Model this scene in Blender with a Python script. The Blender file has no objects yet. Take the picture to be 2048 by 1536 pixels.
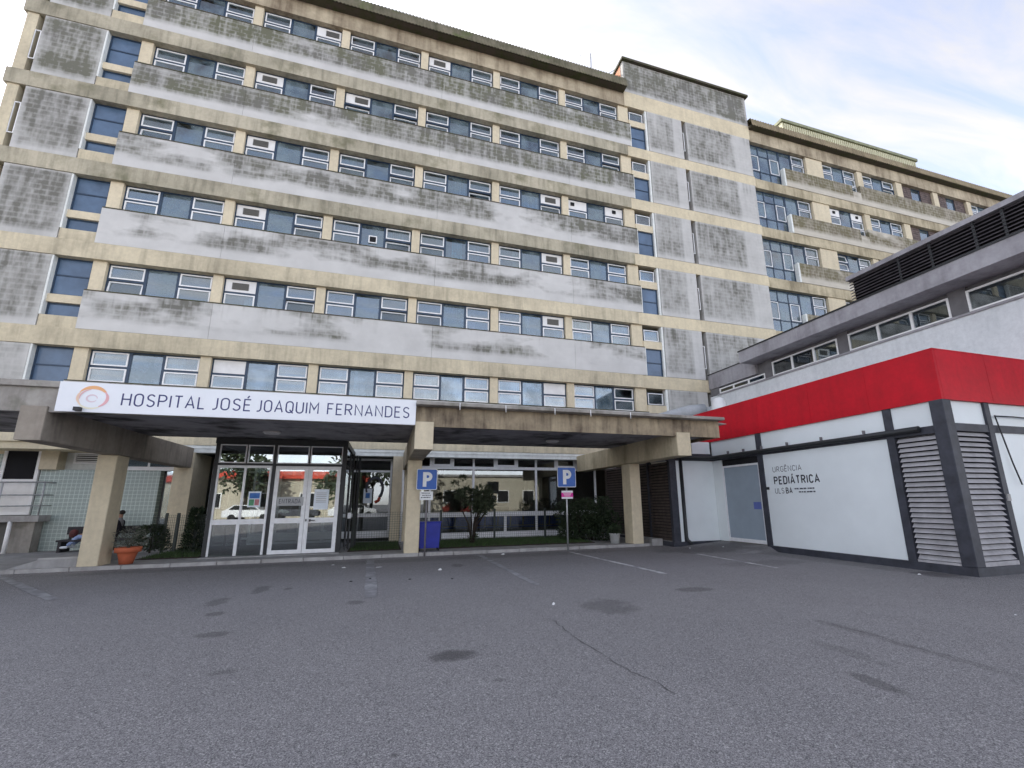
import bpy, bmesh, math, random
from mathutils import Vector, Matrix
random.seed(7)
S = bpy.context.scene
C = S.collection
R_ = math.radians

# ------------------------------------------------------------------ camera
cd = bpy.data.cameras.new('camera'); cam = bpy.data.objects.new('camera', cd); C.objects.link(cam)
right = Vector((0.95418065, -0.29907611, -0.00963105))
down = Vector((0.05644449, 0.21150369, -0.97574598))
fwd = Vector((0.29385932, 0.93049431, 0.21869392))
M = Matrix.Identity(4)
for r in range(3):
    M[r][0] = right[r]; M[r][1] = -down[r]; M[r][2] = -fwd[r]
M.translation = Vector((0, 0, 1.5))
cam.matrix_world = M
cd.sensor_fit = 'HORIZONTAL'; cd.sensor_width = 36.0
cd.lens = 908.509 * 36.0 / 2048.0
cd.shift_x = -(1062.01 - 1024) / 2048.0
cd.shift_y = (799.49 - 768) / 2048.0
cd.clip_start = 0.05; cd.clip_end = 2000
S.camera = cam

# ------------------------------------------------------------------ sky and sun
SUN_EL, SUN_AZ = R_(30), R_(-22)          # azimuth from +Y (into the picture) towards +X
w = bpy.data.worlds.new('World'); S.world = w; w.use_nodes = True
nt = w.node_tree; nt.nodes.clear()
def wn(t): return nt.nodes.new(t)
sky = wn('ShaderNodeTexSky'); sky.sky_type = 'NISHITA'; sky.sun_disc = False
sky.sun_elevation = SUN_EL; sky.sun_rotation = SUN_AZ
sky.air_density = 1.0; sky.dust_density = 0.7; sky.ozone_density = 1.5
tc = wn('ShaderNodeTexCoord')
sep = wn('ShaderNodeSeparateXYZ'); nt.links.new(tc.outputs['Generated'], sep.inputs[0])
mz = wn('ShaderNodeMath'); mz.operation = 'MAXIMUM'; mz.inputs[1].default_value = 0.12
nt.links.new(sep.outputs[2], mz.inputs[0])
dv = wn('ShaderNodeVectorMath'); dv.operation = 'DIVIDE'
cz = wn('ShaderNodeCombineXYZ')
for i in range(3): nt.links.new(mz.outputs[0], cz.inputs[i])
nt.links.new(tc.outputs['Generated'], dv.inputs[0]); nt.links.new(cz.outputs[0], dv.inputs[1])
mp = wn('ShaderNodeMapping'); mp.inputs['Rotation'].default_value = (0, 0, R_(52)); mp.inputs['Scale'].default_value = (0.55, 2.3, 1)
nt.links.new(dv.outputs[0], mp.inputs[0])
n1 = wn('ShaderNodeTexNoise'); n1.inputs['Scale'].default_value = 2.6; n1.inputs['Detail'].default_value = 8; n1.inputs['Roughness'].default_value = 0.58
n1.inputs['Distortion'].default_value = 0.5
nt.links.new(mp.outputs[0], n1.inputs['Vector'])
rp = wn('ShaderNodeMapRange'); rp.inputs[1].default_value = 0.40; rp.inputs[2].default_value = 0.64
rp.inputs[3].default_value = 0.46; rp.inputs[4].default_value = 1.0
nt.links.new(n1.outputs['Fac'], rp.inputs[0])
bw = wn('ShaderNodeRGBToBW'); nt.links.new(sky.outputs[0], bw.inputs[0])
cl = wn('ShaderNodeMix'); cl.data_type = 'RGBA'; cl.blend_type = 'MULTIPLY'; cl.inputs[0].default_value = 1
nt.links.new(bw.outputs[0], cl.inputs[6]); cl.inputs[7].default_value = (1.46, 1.45, 1.53, 1)
mx = wn('ShaderNodeMix'); mx.data_type = 'RGBA'
nt.links.new(rp.outputs[0], mx.inputs[0]); tn = wn('ShaderNodeMix'); tn.data_type = 'RGBA'; tn.blend_type = 'MULTIPLY'; tn.inputs[0].default_value = 1; tn.inputs[7].default_value = (1.07, 1.0, 1.05, 1); nt.links.new(sky.outputs[0], tn.inputs[6]); nt.links.new(tn.outputs[2], mx.inputs[6]); nt.links.new(cl.outputs[2], mx.inputs[7])
bg = wn('ShaderNodeBackground'); bg.inputs['Strength'].default_value = 0.15
nt.links.new(mx.outputs[2], bg.inputs[0])
wo = wn('ShaderNodeOutputWorld'); nt.links.new(bg.outputs[0], wo.inputs[0])

sd = bpy.data.lights.new('sun', 'SUN'); sd.energy = 3.0; sd.angle = R_(0.5); sd.color = (1.0, 0.95, 0.86)
so = bpy.data.objects.new('sun', sd); C.objects.link(so)
sdir = Vector((math.sin(SUN_AZ) * math.cos(SUN_EL), math.cos(SUN_AZ) * math.cos(SUN_EL), math.sin(SUN_EL)))
so.rotation_euler = sdir.to_track_quat('Z', 'Y').to_euler(); so.location = (-30, 60, 60)

S.view_settings.view_transform = 'Standard'; S.view_settings.look = 'None'
S.view_settings.gamma = 1; S.view_settings.use_curve_mapping = False
S.view_settings.exposure = 1.48
S.render.engine = 'CYCLES'
S.cycles.max_bounces = 6; S.cycles.diffuse_bounces = 3; S.cycles.glossy_bounces = 3; S.cycles.transparent_max_bounces = 12

# ------------------------------------------------------------------ materials
class NT:
    def __init__(s, name):
        s.m = bpy.data.materials.new(name); s.m.use_nodes = True
        s.t = s.m.node_tree; s.b = s.t.nodes['Principled BSDF']
    def n(s, t): return s.t.nodes.new(t)
    def l(s, a, b): s.t.links.new(a, b)
    def pos(s): return s.n('ShaderNodeNewGeometry').outputs['Position']
    def obj(s): return s.n('ShaderNodeTexCoord').outputs['Object']
    def noise(s, vec, scale=1.0, detail=4, rough=.55, mul=(1, 1, 1), dist=0):
        mp = s.n('ShaderNodeMapping'); mp.inputs['Scale'].default_value = mul; s.l(vec, mp.inputs[0])
        k = s.n('ShaderNodeTexNoise'); k.inputs['Scale'].default_value = scale; k.inputs['Detail'].default_value = detail
        k.inputs['Roughness'].default_value = rough; k.inputs['Distortion'].default_value = dist
        s.l(mp.outputs[0], k.inputs['Vector']); return k.outputs['Fac']
    def ramp(s, v, a, b, c=0., d=1., smooth=False):
        k = s.n('ShaderNodeMapRange'); k.inputs[1].default_value = a; k.inputs[2].default_value = b
        k.inputs[3].default_value = c; k.inputs[4].default_value = d
        if smooth: k.interpolation_type = 'SMOOTHSTEP'
        s.l(v, k.inputs[0]); return k.outputs[0]
    def math(s, op, a, b=None):
        k = s.n('ShaderNodeMath'); k.operation = op
        for i, v in enumerate((a, b)):
            if v is None: continue
            if isinstance(v, (int, float)): k.inputs[i].default_value = v
            else: s.l(v, k.inputs[i])
        return k.outputs[0]
    def mix(s, f, a, b, mode='MIX'):
        k = s.n('ShaderNodeMix'); k.data_type = 'RGBA'; k.blend_type = mode
        for i, v in ((0, f), (6, a), (7, b)):
            if isinstance(v, (int, float)): k.inputs[i].default_value = v
            elif isinstance(v, tuple): k.inputs[i].default_value = v + (1,) if len(v) == 3 else v
            else: s.l(v, k.inputs[i])
        return k.outputs[2]
    def xyz(s, v):
        k = s.n('ShaderNodeSeparateXYZ'); s.l(v, k.inputs[0]); return k.outputs
    def comb(s, x, y, z=0.0):
        k = s.n('ShaderNodeCombineXYZ')
        for i, v in enumerate((x, y, z)):
            if isinstance(v, (int, float)): k.inputs[i].default_value = v
            else: s.l(v, k.inputs[i])
        return k.outputs[0]
    def bump(s, h, st=.3, d=.02):
        k = s.n('ShaderNodeBump'); k.inputs['Strength'].default_value = st; k.inputs['Distance'].default_value = d
        s.l(h, k.inputs['Height']); s.l(k.outputs[0], s.b.inputs['Normal'])
    def out(s, col, rough=.8, spec=.3, metal=0.):
        if isinstance(col, tuple): s.b.inputs['Base Color'].default_value = col + (1,)
        else: s.l(col, s.b.inputs['Base Color'])
        if isinstance(rough, (int, float)): s.b.inputs['Roughness'].default_value = rough
        else: s.l(rough, s.b.inputs['Roughness'])
        s.b.inputs['Specular IOR Level'].default_value = spec; s.b.inputs['Metallic'].default_value = metal
        return s.m

def plain(name, col, rough=.6, var=.12, scale=3., spec=.35, metal=0., bump=0.):
    k = NT(name); p = k.pos()
    n = k.noise(p, scale, 5, .6)
    dk = tuple(c * (1 - var * 1.6) for c in col); lt = tuple(min(1, c * (1 + var)) for c in col)
    c = k.mix(k.ramp(n, .3, .7), dk, lt)
    if bump: k.bump(k.noise(p, 40, 4), bump, .01)
    return k.out(c, rough, spec, metal)

def streaky(name, base, dirt, amt=.6, blotch=.5, rough=.85, lo=.42, hi=.72, sx=3.5, moss=None, bump=.15):
    """painted concrete with blotches and run-down streaks"""
    k = NT(name); p = k.pos()
    b = k.ramp(k.noise(p, blotch, 6, .62), lo, hi, 0, 1)
    st = k.ramp(k.noise(p, sx, 4, .6, (1, 1, .12)), .45, .75, 0, 1)
    f = k.math('MULTIPLY', k.math('ADD', k.math('MULTIPLY', b, .7), k.math('MULTIPLY', st, .55)), amt)
    f = k.math('MINIMUM', f, .95)
    fine = k.ramp(k.noise(p, 9, 6, .65), .3, .7, .9, 1.06)
    c = k.mix(f, base, dirt)
    if moss: c = k.mix(k.math('MULTIPLY', k.ramp(k.noise(p, blotch * 1.7, 5, .6), .55, .75), amt), c, moss)
    cc = k.mix(1.0, c, k.comb(fine, fine, fine), 'MULTIPLY')
    k.bump(k.noise(p, 22, 5, .6), bump, .01)
    return k.out(cc, rough, .25)

def block_wall(name, H, base=(.60, .59, .565), dirt=(.105, .102, .083), moss=(.075, .078, .028), mode='parapet', W=1.0, strip=True):
    """painted block wall; the blocks ghost through the paint where it is stained.  object colour R = amount, G = moss"""
    k = NT(name); p = k.pos(); x, y, z = k.xyz(p)
    br = k.n('ShaderNodeTexBrick'); br.inputs['Scale'].default_value = 1; br.inputs['Brick Width'].default_value = .40
    br.inputs['Row Height'].default_value = .20; br.inputs['Mortar Size'].default_value = .055; br.inputs['Mortar Smooth'].default_value = 1
    br.inputs['Color1'].default_value = (1, 1, 1, 1); br.inputs['Color2'].default_value = (.35, .35, .35, 1); br.inputs['Bias'].default_value = 0
    k.l(k.comb(x, z), br.inputs['Vector'])
    joint = br.outputs['Fac']; per = k.xyz(br.outputs['Color'])[0]
    o = k.n('ShaderNodeTexCoord').outputs['Object']; ox, oy, oz = k.xyz(o)
    oi = k.n('ShaderNodeObjectInfo'); cr = k.xyz(oi.outputs['Color'])
    big = k.noise(p, .40, 4, .55, (.9, 1, 2.0), .15)
    if mode == 'parapet':
        band = k.math('MULTIPLY', k.ramp(oz, H * .16, H * .42, 0, 1, True), k.ramp(oz, H * .80, H * 1.03, 1, .72, True))
        thr = k.math('SUBTRACT', .68, k.math('MULTIPLY', cr[0], .42))
        d = k.math('MULTIPLY', k.math('SUBTRACT', big, thr), 6.5)
        d = k.math('MULTIPLY', k.math('MINIMUM', k.math('MAXIMUM', d, 0.0), 1.0), band)
    else:
        edge = k.math('MULTIPLY', k.ramp(ox, .0, .22, .45, 1, True), k.ramp(ox, W * .70, W * .76, 1, .30, True) if strip else k.ramp(ox, W - .22, W - .0, 1, .5, True))
        edge = k.math('MULTIPLY', edge, k.math('MULTIPLY', k.ramp(oz, H * .03, H * .16, 0.25, 1, True), k.ramp(oz, H * .95, H, 1, .4, True)))
        d = k.math('MULTIPLY', edge, k.ramp(big, .25, .58, .45, 1.05))
        d = k.math('MULTIPLY', k.math('MULTIPLY', d, cr[0]), 1.25)
    mid = k.math('MULTIPLY', k.ramp(k.noise(p, 2.4, 5, .6), .30, .68, .62, 1.12), k.ramp(k.noise(p, 5.5, 4, .55, (1, 1, .13)), .32, .66, .62, 1.15))
    d2 = k.math('MULTIPLY', k.math('MULTIPLY', d, mid), k.ramp(joint, 0, 1, 1, .83 if mode == 'parapet' else .88))
    d2 = k.math('MULTIPLY', d2, k.ramp(per, .3, 1, .88, 1.06))
    # streaks that run down from the top edge
    st = k.ramp(k.noise(p, 4.2, 3, .5, (1, 1, .07)), .56, .72, 0, 1)
    top = k.ramp(k.math('ADD', oz, k.math('MULTIPLY', k.noise(p, 2.6, 2, .5, (1, 1, .02)), .9)), H * .85, H * 1.25, 0, 1)
    st = k.math('MULTIPLY', st, k.math('MULTIPLY', top, k.ramp(big, .4, .6, .1, 1)))
    tot = k.math('MINIMUM', k.math('ADD', k.math('MULTIPLY', d2, 1.08), k.math('MULTIPLY', st, .75)), .86)
    mo = k.math('MULTIPLY', k.ramp(k.noise(p, .55, 5, .65, (1, 1, 1), .4), .40, .56), cr[1])
    dc = k.mix(mo, dirt, moss)
    soft = k.ramp(k.noise(p, 1.1, 5, .6), .3, .7, .88, 1.04)
    b2 = k.mix(1.0, base, k.comb(soft, soft, soft), 'MULTIPLY')
    c = k.mix(tot, b2, dc)
    k.bump(k.math('SUBTRACT', k.noise(p, 30, 4), k.math('MULTIPLY', joint, .5)), .18, .008)
    return k.out(c, .9, .2)

def glass(name, tint=(.62, .74, .80), refl=.20, rough=.015, dirt=0.0, rcol=(.93, .97, 1.0)):
    k = NT(name); t = k.t; t.nodes.remove(k.b)
    tr = k.n('ShaderNodeBsdfTransparent'); tr.inputs[0].default_value = tint + (1,)
    gl = k.n('ShaderNodeBsdfGlossy'); gl.inputs[0].default_value = rcol + (1,); gl.inputs['Roughness'].default_value = rough
    fr = k.n('ShaderNodeFresnel'); fr.inputs[0].default_value = 1.5
    f = k.math('MINIMUM', k.math('ADD', k.math('MULTIPLY', fr.outputs[0], 1.1), refl), 1.0)
    ms = k.n('ShaderNodeMixShader'); k.l(f, ms.inputs[0]); k.l(tr.outputs[0], ms.inputs[1]); k.l(gl.outputs[0], ms.inputs[2])
    o = t.nodes['Material Output']; last = ms.outputs[0]
    if dirt:
        df = k.n('ShaderNodeBsdfDiffuse'); df.inputs[0].default_value = (.27, .345, .38, 1)
        m2 = k.n('ShaderNodeMixShader'); k.l(k.math('MULTIPLY', k.ramp(k.noise(k.pos(), 1.3, 4), .35, .7), dirt), m2.inputs[0])
        k.l(last, m2.inputs[1]); k.l(df.outputs[0], m2.inputs[2]); last = m2.outputs[0]
    k.l(last, o.inputs[0]); return k.m

def curtain_mat(name, col):
    k = NT(name); p = k.pos()
    f = k.ramp(k.noise(p, 14, 3, .5, (1, 1, .03)), .35, .65, .72, 1.05)
    c = k.mix(1.0, col, k.comb(f, f, f), 'MULTIPLY')
    return k.out(c, .9, .1)

def asphalt_mat():
    k = NT('worn_asphalt'); p = k.pos()
    big = k.noise(p, .16, 5, .6); mid = k.noise(p, 1.1, 5, .6)
    v = k.n('ShaderNodeTexVoronoi'); v.inputs['Scale'].default_value = 185; k.l(p, v.inputs['Vector'])
    v2 = k.n('ShaderNodeTexVoronoi'); v2.inputs['Scale'].default_value = 105; k.l(p, v2.inputs['Vector'])
    sp = k.xyz(v.outputs['Color'])[0]; sp2 = k.xyz(v2.outputs['Color'])[1]
    c = k.mix(k.ramp(big, .3, .7), (.200, .190, .192), (.255, .245, .245))
    c = k.mix(k.ramp(mid, .35, .75, 0, .35), c, (.15, .145, .15))
    trk = k.noise(p, .55, 4, .6, (1.0, .12, 1), .6); c = k.mix(k.ramp(trk, .52, .72, 0, .30), c, (.13, .125, .13))
    wear = k.noise(p, .35, 6, .7, (.5, 1, 1)); c = k.mix(k.ramp(wear, .55, .75, 0, .35), c, (.29, .28, .28))
    c = k.mix(k.ramp(sp, .35, 1, 0, .68), c, (.42, .405, .40))
    c = k.mix(k.ramp(sp, .0, .45, .75, 0), c, (.055, .054, .06))
    c = k.mix(k.ramp(sp2, .84, 1, 0, .65), c, (.56, .54, .52))
    c = k.mix(k.ramp(sp2, .0, .14, .65, 0), c, (.05, .046, .046))
    x, y, z = k.xyz(p)
    wob = k.noise(p, 3.0, 5, .65)
    spots = [(.76, 5.01, .25, .20, .62), (3.19, 6.48, .42, .56, .34), (5.17, 7.1, .36, .22, .40), (3.98, 3.17, .10, .30, .42), (-1.86, 6.72, .22, .14, .42), (-2.19, 7.91, .14, .15, .42),
             (-2.45, 8.85, .17, .42, .38), (-2.05, 9.8, .16, .42, .38), (-.36, 8.03, .14, .17, .42), (1.77, 11.67, .2, .27, .4), (.14, 3.28, .03, .03, .5), (5.26, 3.5, .10, .8, .20), (5.30, 4.4, .10, .5, .26),
             (4.5, 3.8, .12, .5, .2), (-1.59, 9.68, .08, .14, .4), (1.03, 4.24, .06, .05, .4), (10.59, 6.75, .42, .5, .55), (8.9, 9.3, 1.4, .5, .22), (-1.35, 5.25, .14, .08, .3), (9.6, 12.4, 1.9, .9, .42), (10.55, 9.3, .45, 3.0, .28), (2.3, 13.2, 5.5, .5, .22), (-4, 13.4, 3.5, .4, .22)]
    tot = None
    for (sx, sy, rx, ry, a) in spots:
        dx = k.math('DIVIDE', k.math('SUBTRACT', x, sx), rx); dy = k.math('DIVIDE', k.math('SUBTRACT', y, sy), ry)
        d = k.math('ADD', k.math('MULTIPLY', dx, dx), k.math('MULTIPLY', dy, dy))
        d = k.math('ADD', d, k.math('MULTIPLY', k.math('SUBTRACT', wob, .5), 2.6))
        m = k.ramp(d, .25, 1.25, a, 0, True)
        tot = m if tot is None else k.math('MAXIMUM', tot, m)
    c = k.mix(tot, c, (.030, .027, .028))
    k.bump(k.math('ADD', sp, k.math('MULTIPLY', sp2, .6)), .55, .012)
    return k.out(c, .82, .35)

def tile_mat():
    k = NT('patterned_tiles'); p = k.pos(); x, y, z = k.xyz(p)
    s = .125
    u = k.math('SUBTRACT', k.math('FRACT', k.math('DIVIDE', x, s)), .5); v = k.math('SUBTRACT', k.math('FRACT', k.math('DIVIDE', z, s)), .5)
    au, av = k.math('ABSOLUTE', u), k.math('ABSOLUTE', v)
    joint = k.ramp(k.math('MAXIMUM', au, av), .42, .46)
    dots = k.math('MULTIPLY', k.math('SINE', k.math('MULTIPLY', u, 19.0)), k.math('SINE', k.math('MULTIPLY', v, 19.0)))
    m = k.math('MULTIPLY', k.ramp(k.math('ABSOLUTE', dots), .12, .4), k.math('SUBTRACT', 1.0, joint))
    c = k.mix(m, (.72, .80, .75), (.16, .23, .22))
    c = k.mix(k.ramp(k.noise(p, 1.2, 4), .35, .75, 0, .3), c, (.30, .34, .32))
    return k.out(c, .45, .35)

def wood_slat_mat():
    return plain('dark_wood_slats', (.12, .085, .075), .7, .35, 6)

MAT = dict(
    asphalt=asphalt_mat(),
    paint=streaky('worn_line_paint', (.62, .62, .60), (.24, .235, .24), 1.1, 2.2, .8, .42, .62, 6),
    paint_faint=streaky('faded_line_paint', (.36, .36, .36), (.21, .205, .21), 1.3, 2.5, .8, .36, .6, 6),
    pavement=streaky('pavement_concrete', (.34, .335, .33), (.17, .165, .16), .8, .8, .9),
    kerb=streaky('kerb_concrete', (.42, .41, .40), (.20, .19, .18), .8, 1.6, .9),
    beam=streaky('cream_beam_paint', (.66, .58, .415), (.25, .22, .16), .78, .55, .85, .40, .72, 4.5),
    beam_hi=streaky('weathered_beam', (.52, .47, .355), (.20, .185, .135), .98, .5, .9, .36, .68, 5, moss=(.16, .155, .09)),
    beam_clean=streaky('clean_cream_paint', (.70, .61, .43), (.36, .31, .22), .55, .5, .85),
    pillar=streaky('cream_pillar_paint', (.70, .61, .44), (.40, .35, .25), .5, .6, .85),
    topbeam=streaky('stained_top_beam', (.56, .48, .34), (.20, .155, .105), 1.0, .6, .88, .36, .66, 3.2),
    beam_dirty=streaky('dirty_beam', (.60, .52, .36), (.24, .20, .13), 1.05, .5, .88, .36, .68, 3.2),
    canopy_fascia=streaky('rust_streaked_fascia', (.45, .37, .25), (.12, .092, .068), 1.15, .9, .88, .36, .66, 5),
    canopy_beam=streaky('canopy_beam_concrete', (.50, .44, .32), (.20, .165, .13), .95, .5, .88),
    canopy_shade_tone=streaky('shade_toned_stained_beam', (.34, .30, .25), (.10, .085, .075), 1.0, .5, .9),  # stained concrete, base darkened to paint in the shade on the left beam
    canopy_grey=streaky('grey_stained_concrete', (.40, .375, .34), (.13, .115, .10), .95, .8, .9, moss=(.12, .13, .08)),
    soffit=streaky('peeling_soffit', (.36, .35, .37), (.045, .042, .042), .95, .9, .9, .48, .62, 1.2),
    roofsheet=streaky('mossy_roof_sheet', (.20, .175, .12), (.085, .08, .045), 1.0, .8, .9, .35, .65, 4, moss=(.10, .12, .04)),
    wing_roof=streaky('brown_roof_sheet', (.30, .24, .15), (.15, .12, .07), .9, .8, .9, moss=(.20, .20, .08)),
    coping=streaky('dark_mossy_coping', (.09, .075, .06), (.06, .075, .025), 1.0, 1.2, .9),
    brickred=plain('bare_red_brick', (.55, .25, .14), .9, .25, 5),
    parapet=block_wall('stained_block_parapet', 1.415),
    panel=block_wall('stained_block_panel', 2.6, mode='panel', W=2.26), panel_left=block_wall('stained_end_panel', 2.6, mode='panel', W=1.88, strip=False), panel_tower=block_wall('stained_tower_top', 2.07, mode='panel', W=8.5, strip=False),
    panel_wide=block_wall('stained_wide_block_panel', 2.6, mode='panel', W=4.5),
    parapet_wing=block_wall('stained_wing_parapet', 1.415, base=(.56, .52, .44), dirt=(.15, .125, .085), moss=(.105, .09, .035)),
    navy=plain('navy_window_frame', (.020, .045, .085), .45, .2, 8, .5),
    white=plain('white_window_frame', (.86, .86, .85), .4, .06, 6, .5),
    glass=glass('window_glass', (.56, .66, .70), .13, .02, .26),
    glass_mid=glass('blue_window_glass', (.55, .66, .72), .13, .03, .62, (.85, .93, 1.0)),
    glass_blue=plain('blue_painted_glass', (.095, .15, .235), .22, .18, 1.2, .5),
    glass_shop=glass('shopfront_glass', (.66, .70, .70), .06, .005),
    glass_vest=glass('door_glass', (.74, .78, .76), .16, .004),
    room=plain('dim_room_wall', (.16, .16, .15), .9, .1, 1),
    hall=plain('hall_wall', (.30, .27, .22), .9, .15, .5),
    dark=plain('dark_void', (.015, .015, .017), .9, .1, 2),
    board=plain('white_infill_board', (.80, .79, .77), .6, .06, 3),
    ac=plain('aircon_grille_grey', (.17, .165, .15), .6, .2, 30),
    slatdark=wood_slat_mat(),
    yellowclad=streaky('pale_yellow_cladding', (.62, .60, .42), (.40, .38, .25), .6, .7),
    greentrim=plain('olive_trim', (.25, .26, .16), .7, .2, 4),
    tile=tile_mat(),
    lintel=streaky('white_lintel_paint', (.82, .84, .80), (.42, .43, .40), .5, .7),
    plaster=streaky('off_white_plaster', (.62, .60, .52), (.40, .38, .32), .5, .7),
    black=plain('black_metal', (.018, .020, .022), .5, .2, 10, .5),
    alu=plain('silver_aluminium', (.80, .81, .82), .38, .06, 8, .5),
    signwhite=plain('white_sign_board', (.83, .85, .88), .35, .03, 1.5, .5),
    signblue=plain('dark_blue_lettering', (.045, .05, .16), .5, .05, 5),
    letterblack=plain('black_lettering', (.02, .02, .03), .5, .05, 5),
    lettergrey=plain('grey_lettering', (.07, .07, .09), .5, .05, 5),
    red=streaky('red_fascia_paint', (.60, .006, .020), (.30, .006, .012), .7, .6, .55, .45, .75, 2.0),
    redwhite=plain('white_cladding_panel', (.77, .82, .83), .42, .04, .8, .4),
    charcoal=plain('charcoal_steel', (.045, .048, .062), .55, .25, 4, .4),
    louvre=streaky('dusty_louvre_slat', (.46, .45, .46), (.25, .24, .25), .7, 2.0, .7),
    brownlouvre=plain('brown_louvre_slat', (.075, .058, .050), .65, .25, 5),
    darklouvre=plain('dark_roof_louvre', (.10, .088, .095), .6, .25, 5),
    greyband=streaky('grey_rendered_eave', (.40, .39, .41), (.18, .17, .18), .8, .9, .85),
    greywall=plain('grey_render_wall', (.17, .165, .17), .9, .12, 3),
    upperwhite=streaky('white_upper_wall', (.76, .78, .79), (.42, .45, .46), .45, .5, .85),
    doorgrey=plain('grey_blue_door_film', (.30, .36, .42), .35, .06, 1.5, .5),
    filmblue=plain('blue_label_film', (.12, .16, .42), .4, .05, 3),
    blue=plain('traffic_blue', (.010, .105, .46), .35, .08, 3, .5),
    binblue=plain('deep_blue_plastic', (.018, .030, .33), .45, .15, 3, .5),
    reflect=plain('reflective_white', (.82, .84, .84), .4, .05, 6),
    pink=plain('magenta_plate', (.72, .025, .33), .45, .06, 6),
    galv=plain('galvanised_steel', (.46, .47, .48), .4, .12, 12, .5, .6),
    polegrey=plain('dark_weathered_pole', (.16, .15, .16), .5, .2, 9, .5),
    terracotta=streaky('terracotta', (.50, .13, .06), (.33, .085, .045), .6, 3, .75),
    soil=plain('soil', (.045, .035, .028), .95, .4, 20),
    bucket=streaky('grey_bucket', (.55, .56, .55), (.30, .30, .29), .7, 4, .6),
    leaf_dark=None, leaf=None, leaf_dry=None,
    grass=None,
    fence=plain('dark_green_wire', (.030, .042, .036), .5, .2, 10, .5),
    skin=plain('skin', (.36, .20, .14), .6, .06, 8),
    hair=plain('dark_hair', (.02, .015, .012), .6, .2, 20),
    jacket=plain('dark_jacket', (.020, .018, .026), .85, .3, 8),
    jeans=plain('light_blue_jeans', (.28, .36, .58), .85, .15, 8),
    trousers=plain('grey_trousers', (.17, .165, .17), .85, .15, 8),
    shoe=plain('white_trainer', (.72, .76, .80), .6, .08, 8),
    bag=plain('dark_red_bag', (.12, .035, .035), .7, .3, 8),
    benchdark=plain('dark_bench', (.035, .032, .036), .6, .25, 6),
    chairblue=plain('blue_seat_plastic', (.03, .09, .50), .4, .1, 4, .5),
    orange=plain('logo_orange', (.86, .46, .22), .5, .03, 2),
    logopink=plain('logo_pink', (.82, .45, .47), .5, .03, 2),
    logopeach=plain('logo_peach', (.86, .62, .46), .5, .03, 2),
    logopale=plain('logo_pale_yellow', (.86, .82, .62), .5, .03, 2),
    logomauve=plain('logo_mauve', (.76, .62, .66), .5, .03, 2),
    paper=plain('white_paper', (.74, .80, .86), .7, .04, 5),
    paperblue=plain('blue_print', (.06, .18, .50), .6, .2, 9),
    papergreen=plain('green_print', (.10, .30, .16), .6, .2, 9),
    paperpink=plain('pink_print', (.50, .20, .22), .6, .2, 9),
    entband=plain('grey_translucent_band', (.40, .41, .41), .5, .06, 4),
    duct=streaky('grey_duct', (.46, .48, .50), (.28, .29, .30), .6, 1.5, .6),
    ductcap=plain('white_duct_cap', (.78, .78, .78), .5, .05, 3),
    lampglass=plain('lamp_bowl', (.62, .60, .60), .4, .05, 4),
    crack=plain('crack_filler', (.075, .072, .072), .9, .3, 12),
    litter=plain('litter_paper', (.80, .80, .80), .7, .1, 20),
    gum=plain('black_spot', (.02, .02, .02), .8, .2, 10),
    cargrey=plain('car_paint_white', (.72, .73, .74), .25, .03, 2, .6),
    tyre=plain('tyre', (.02, .02, .02), .8, .1, 5),
    cream_house=streaky('cream_house_wall', (.50, .455, .36), (.30, .27, .21), .7, .4),
    redroof=plain('red_roof_edge', (.55, .08, .05), .8, .15, 2),
)
def leaf_mat(name, a, b):
    k = NT(name); p = k.pos()
    c = k.mix(k.ramp(k.noise(p, 9, 3), .3, .7), a, b)
    return k.out(c, .55, .35)
MAT['leaf_dark'] = leaf_mat('dark_hedge_leaf', (.016, .028, .014), (.040, .062, .026))
MAT['leaf'] = leaf_mat('oleander_leaf', (.028, .042, .022), (.075, .095, .050))
MAT['leaf_dry'] = leaf_mat('grey_green_leaf', (.07, .08, .065), (.15, .15, .12))
MAT['grass'] = leaf_mat('grass_blade', (.025, .055, .015), (.07, .12, .03))

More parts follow.
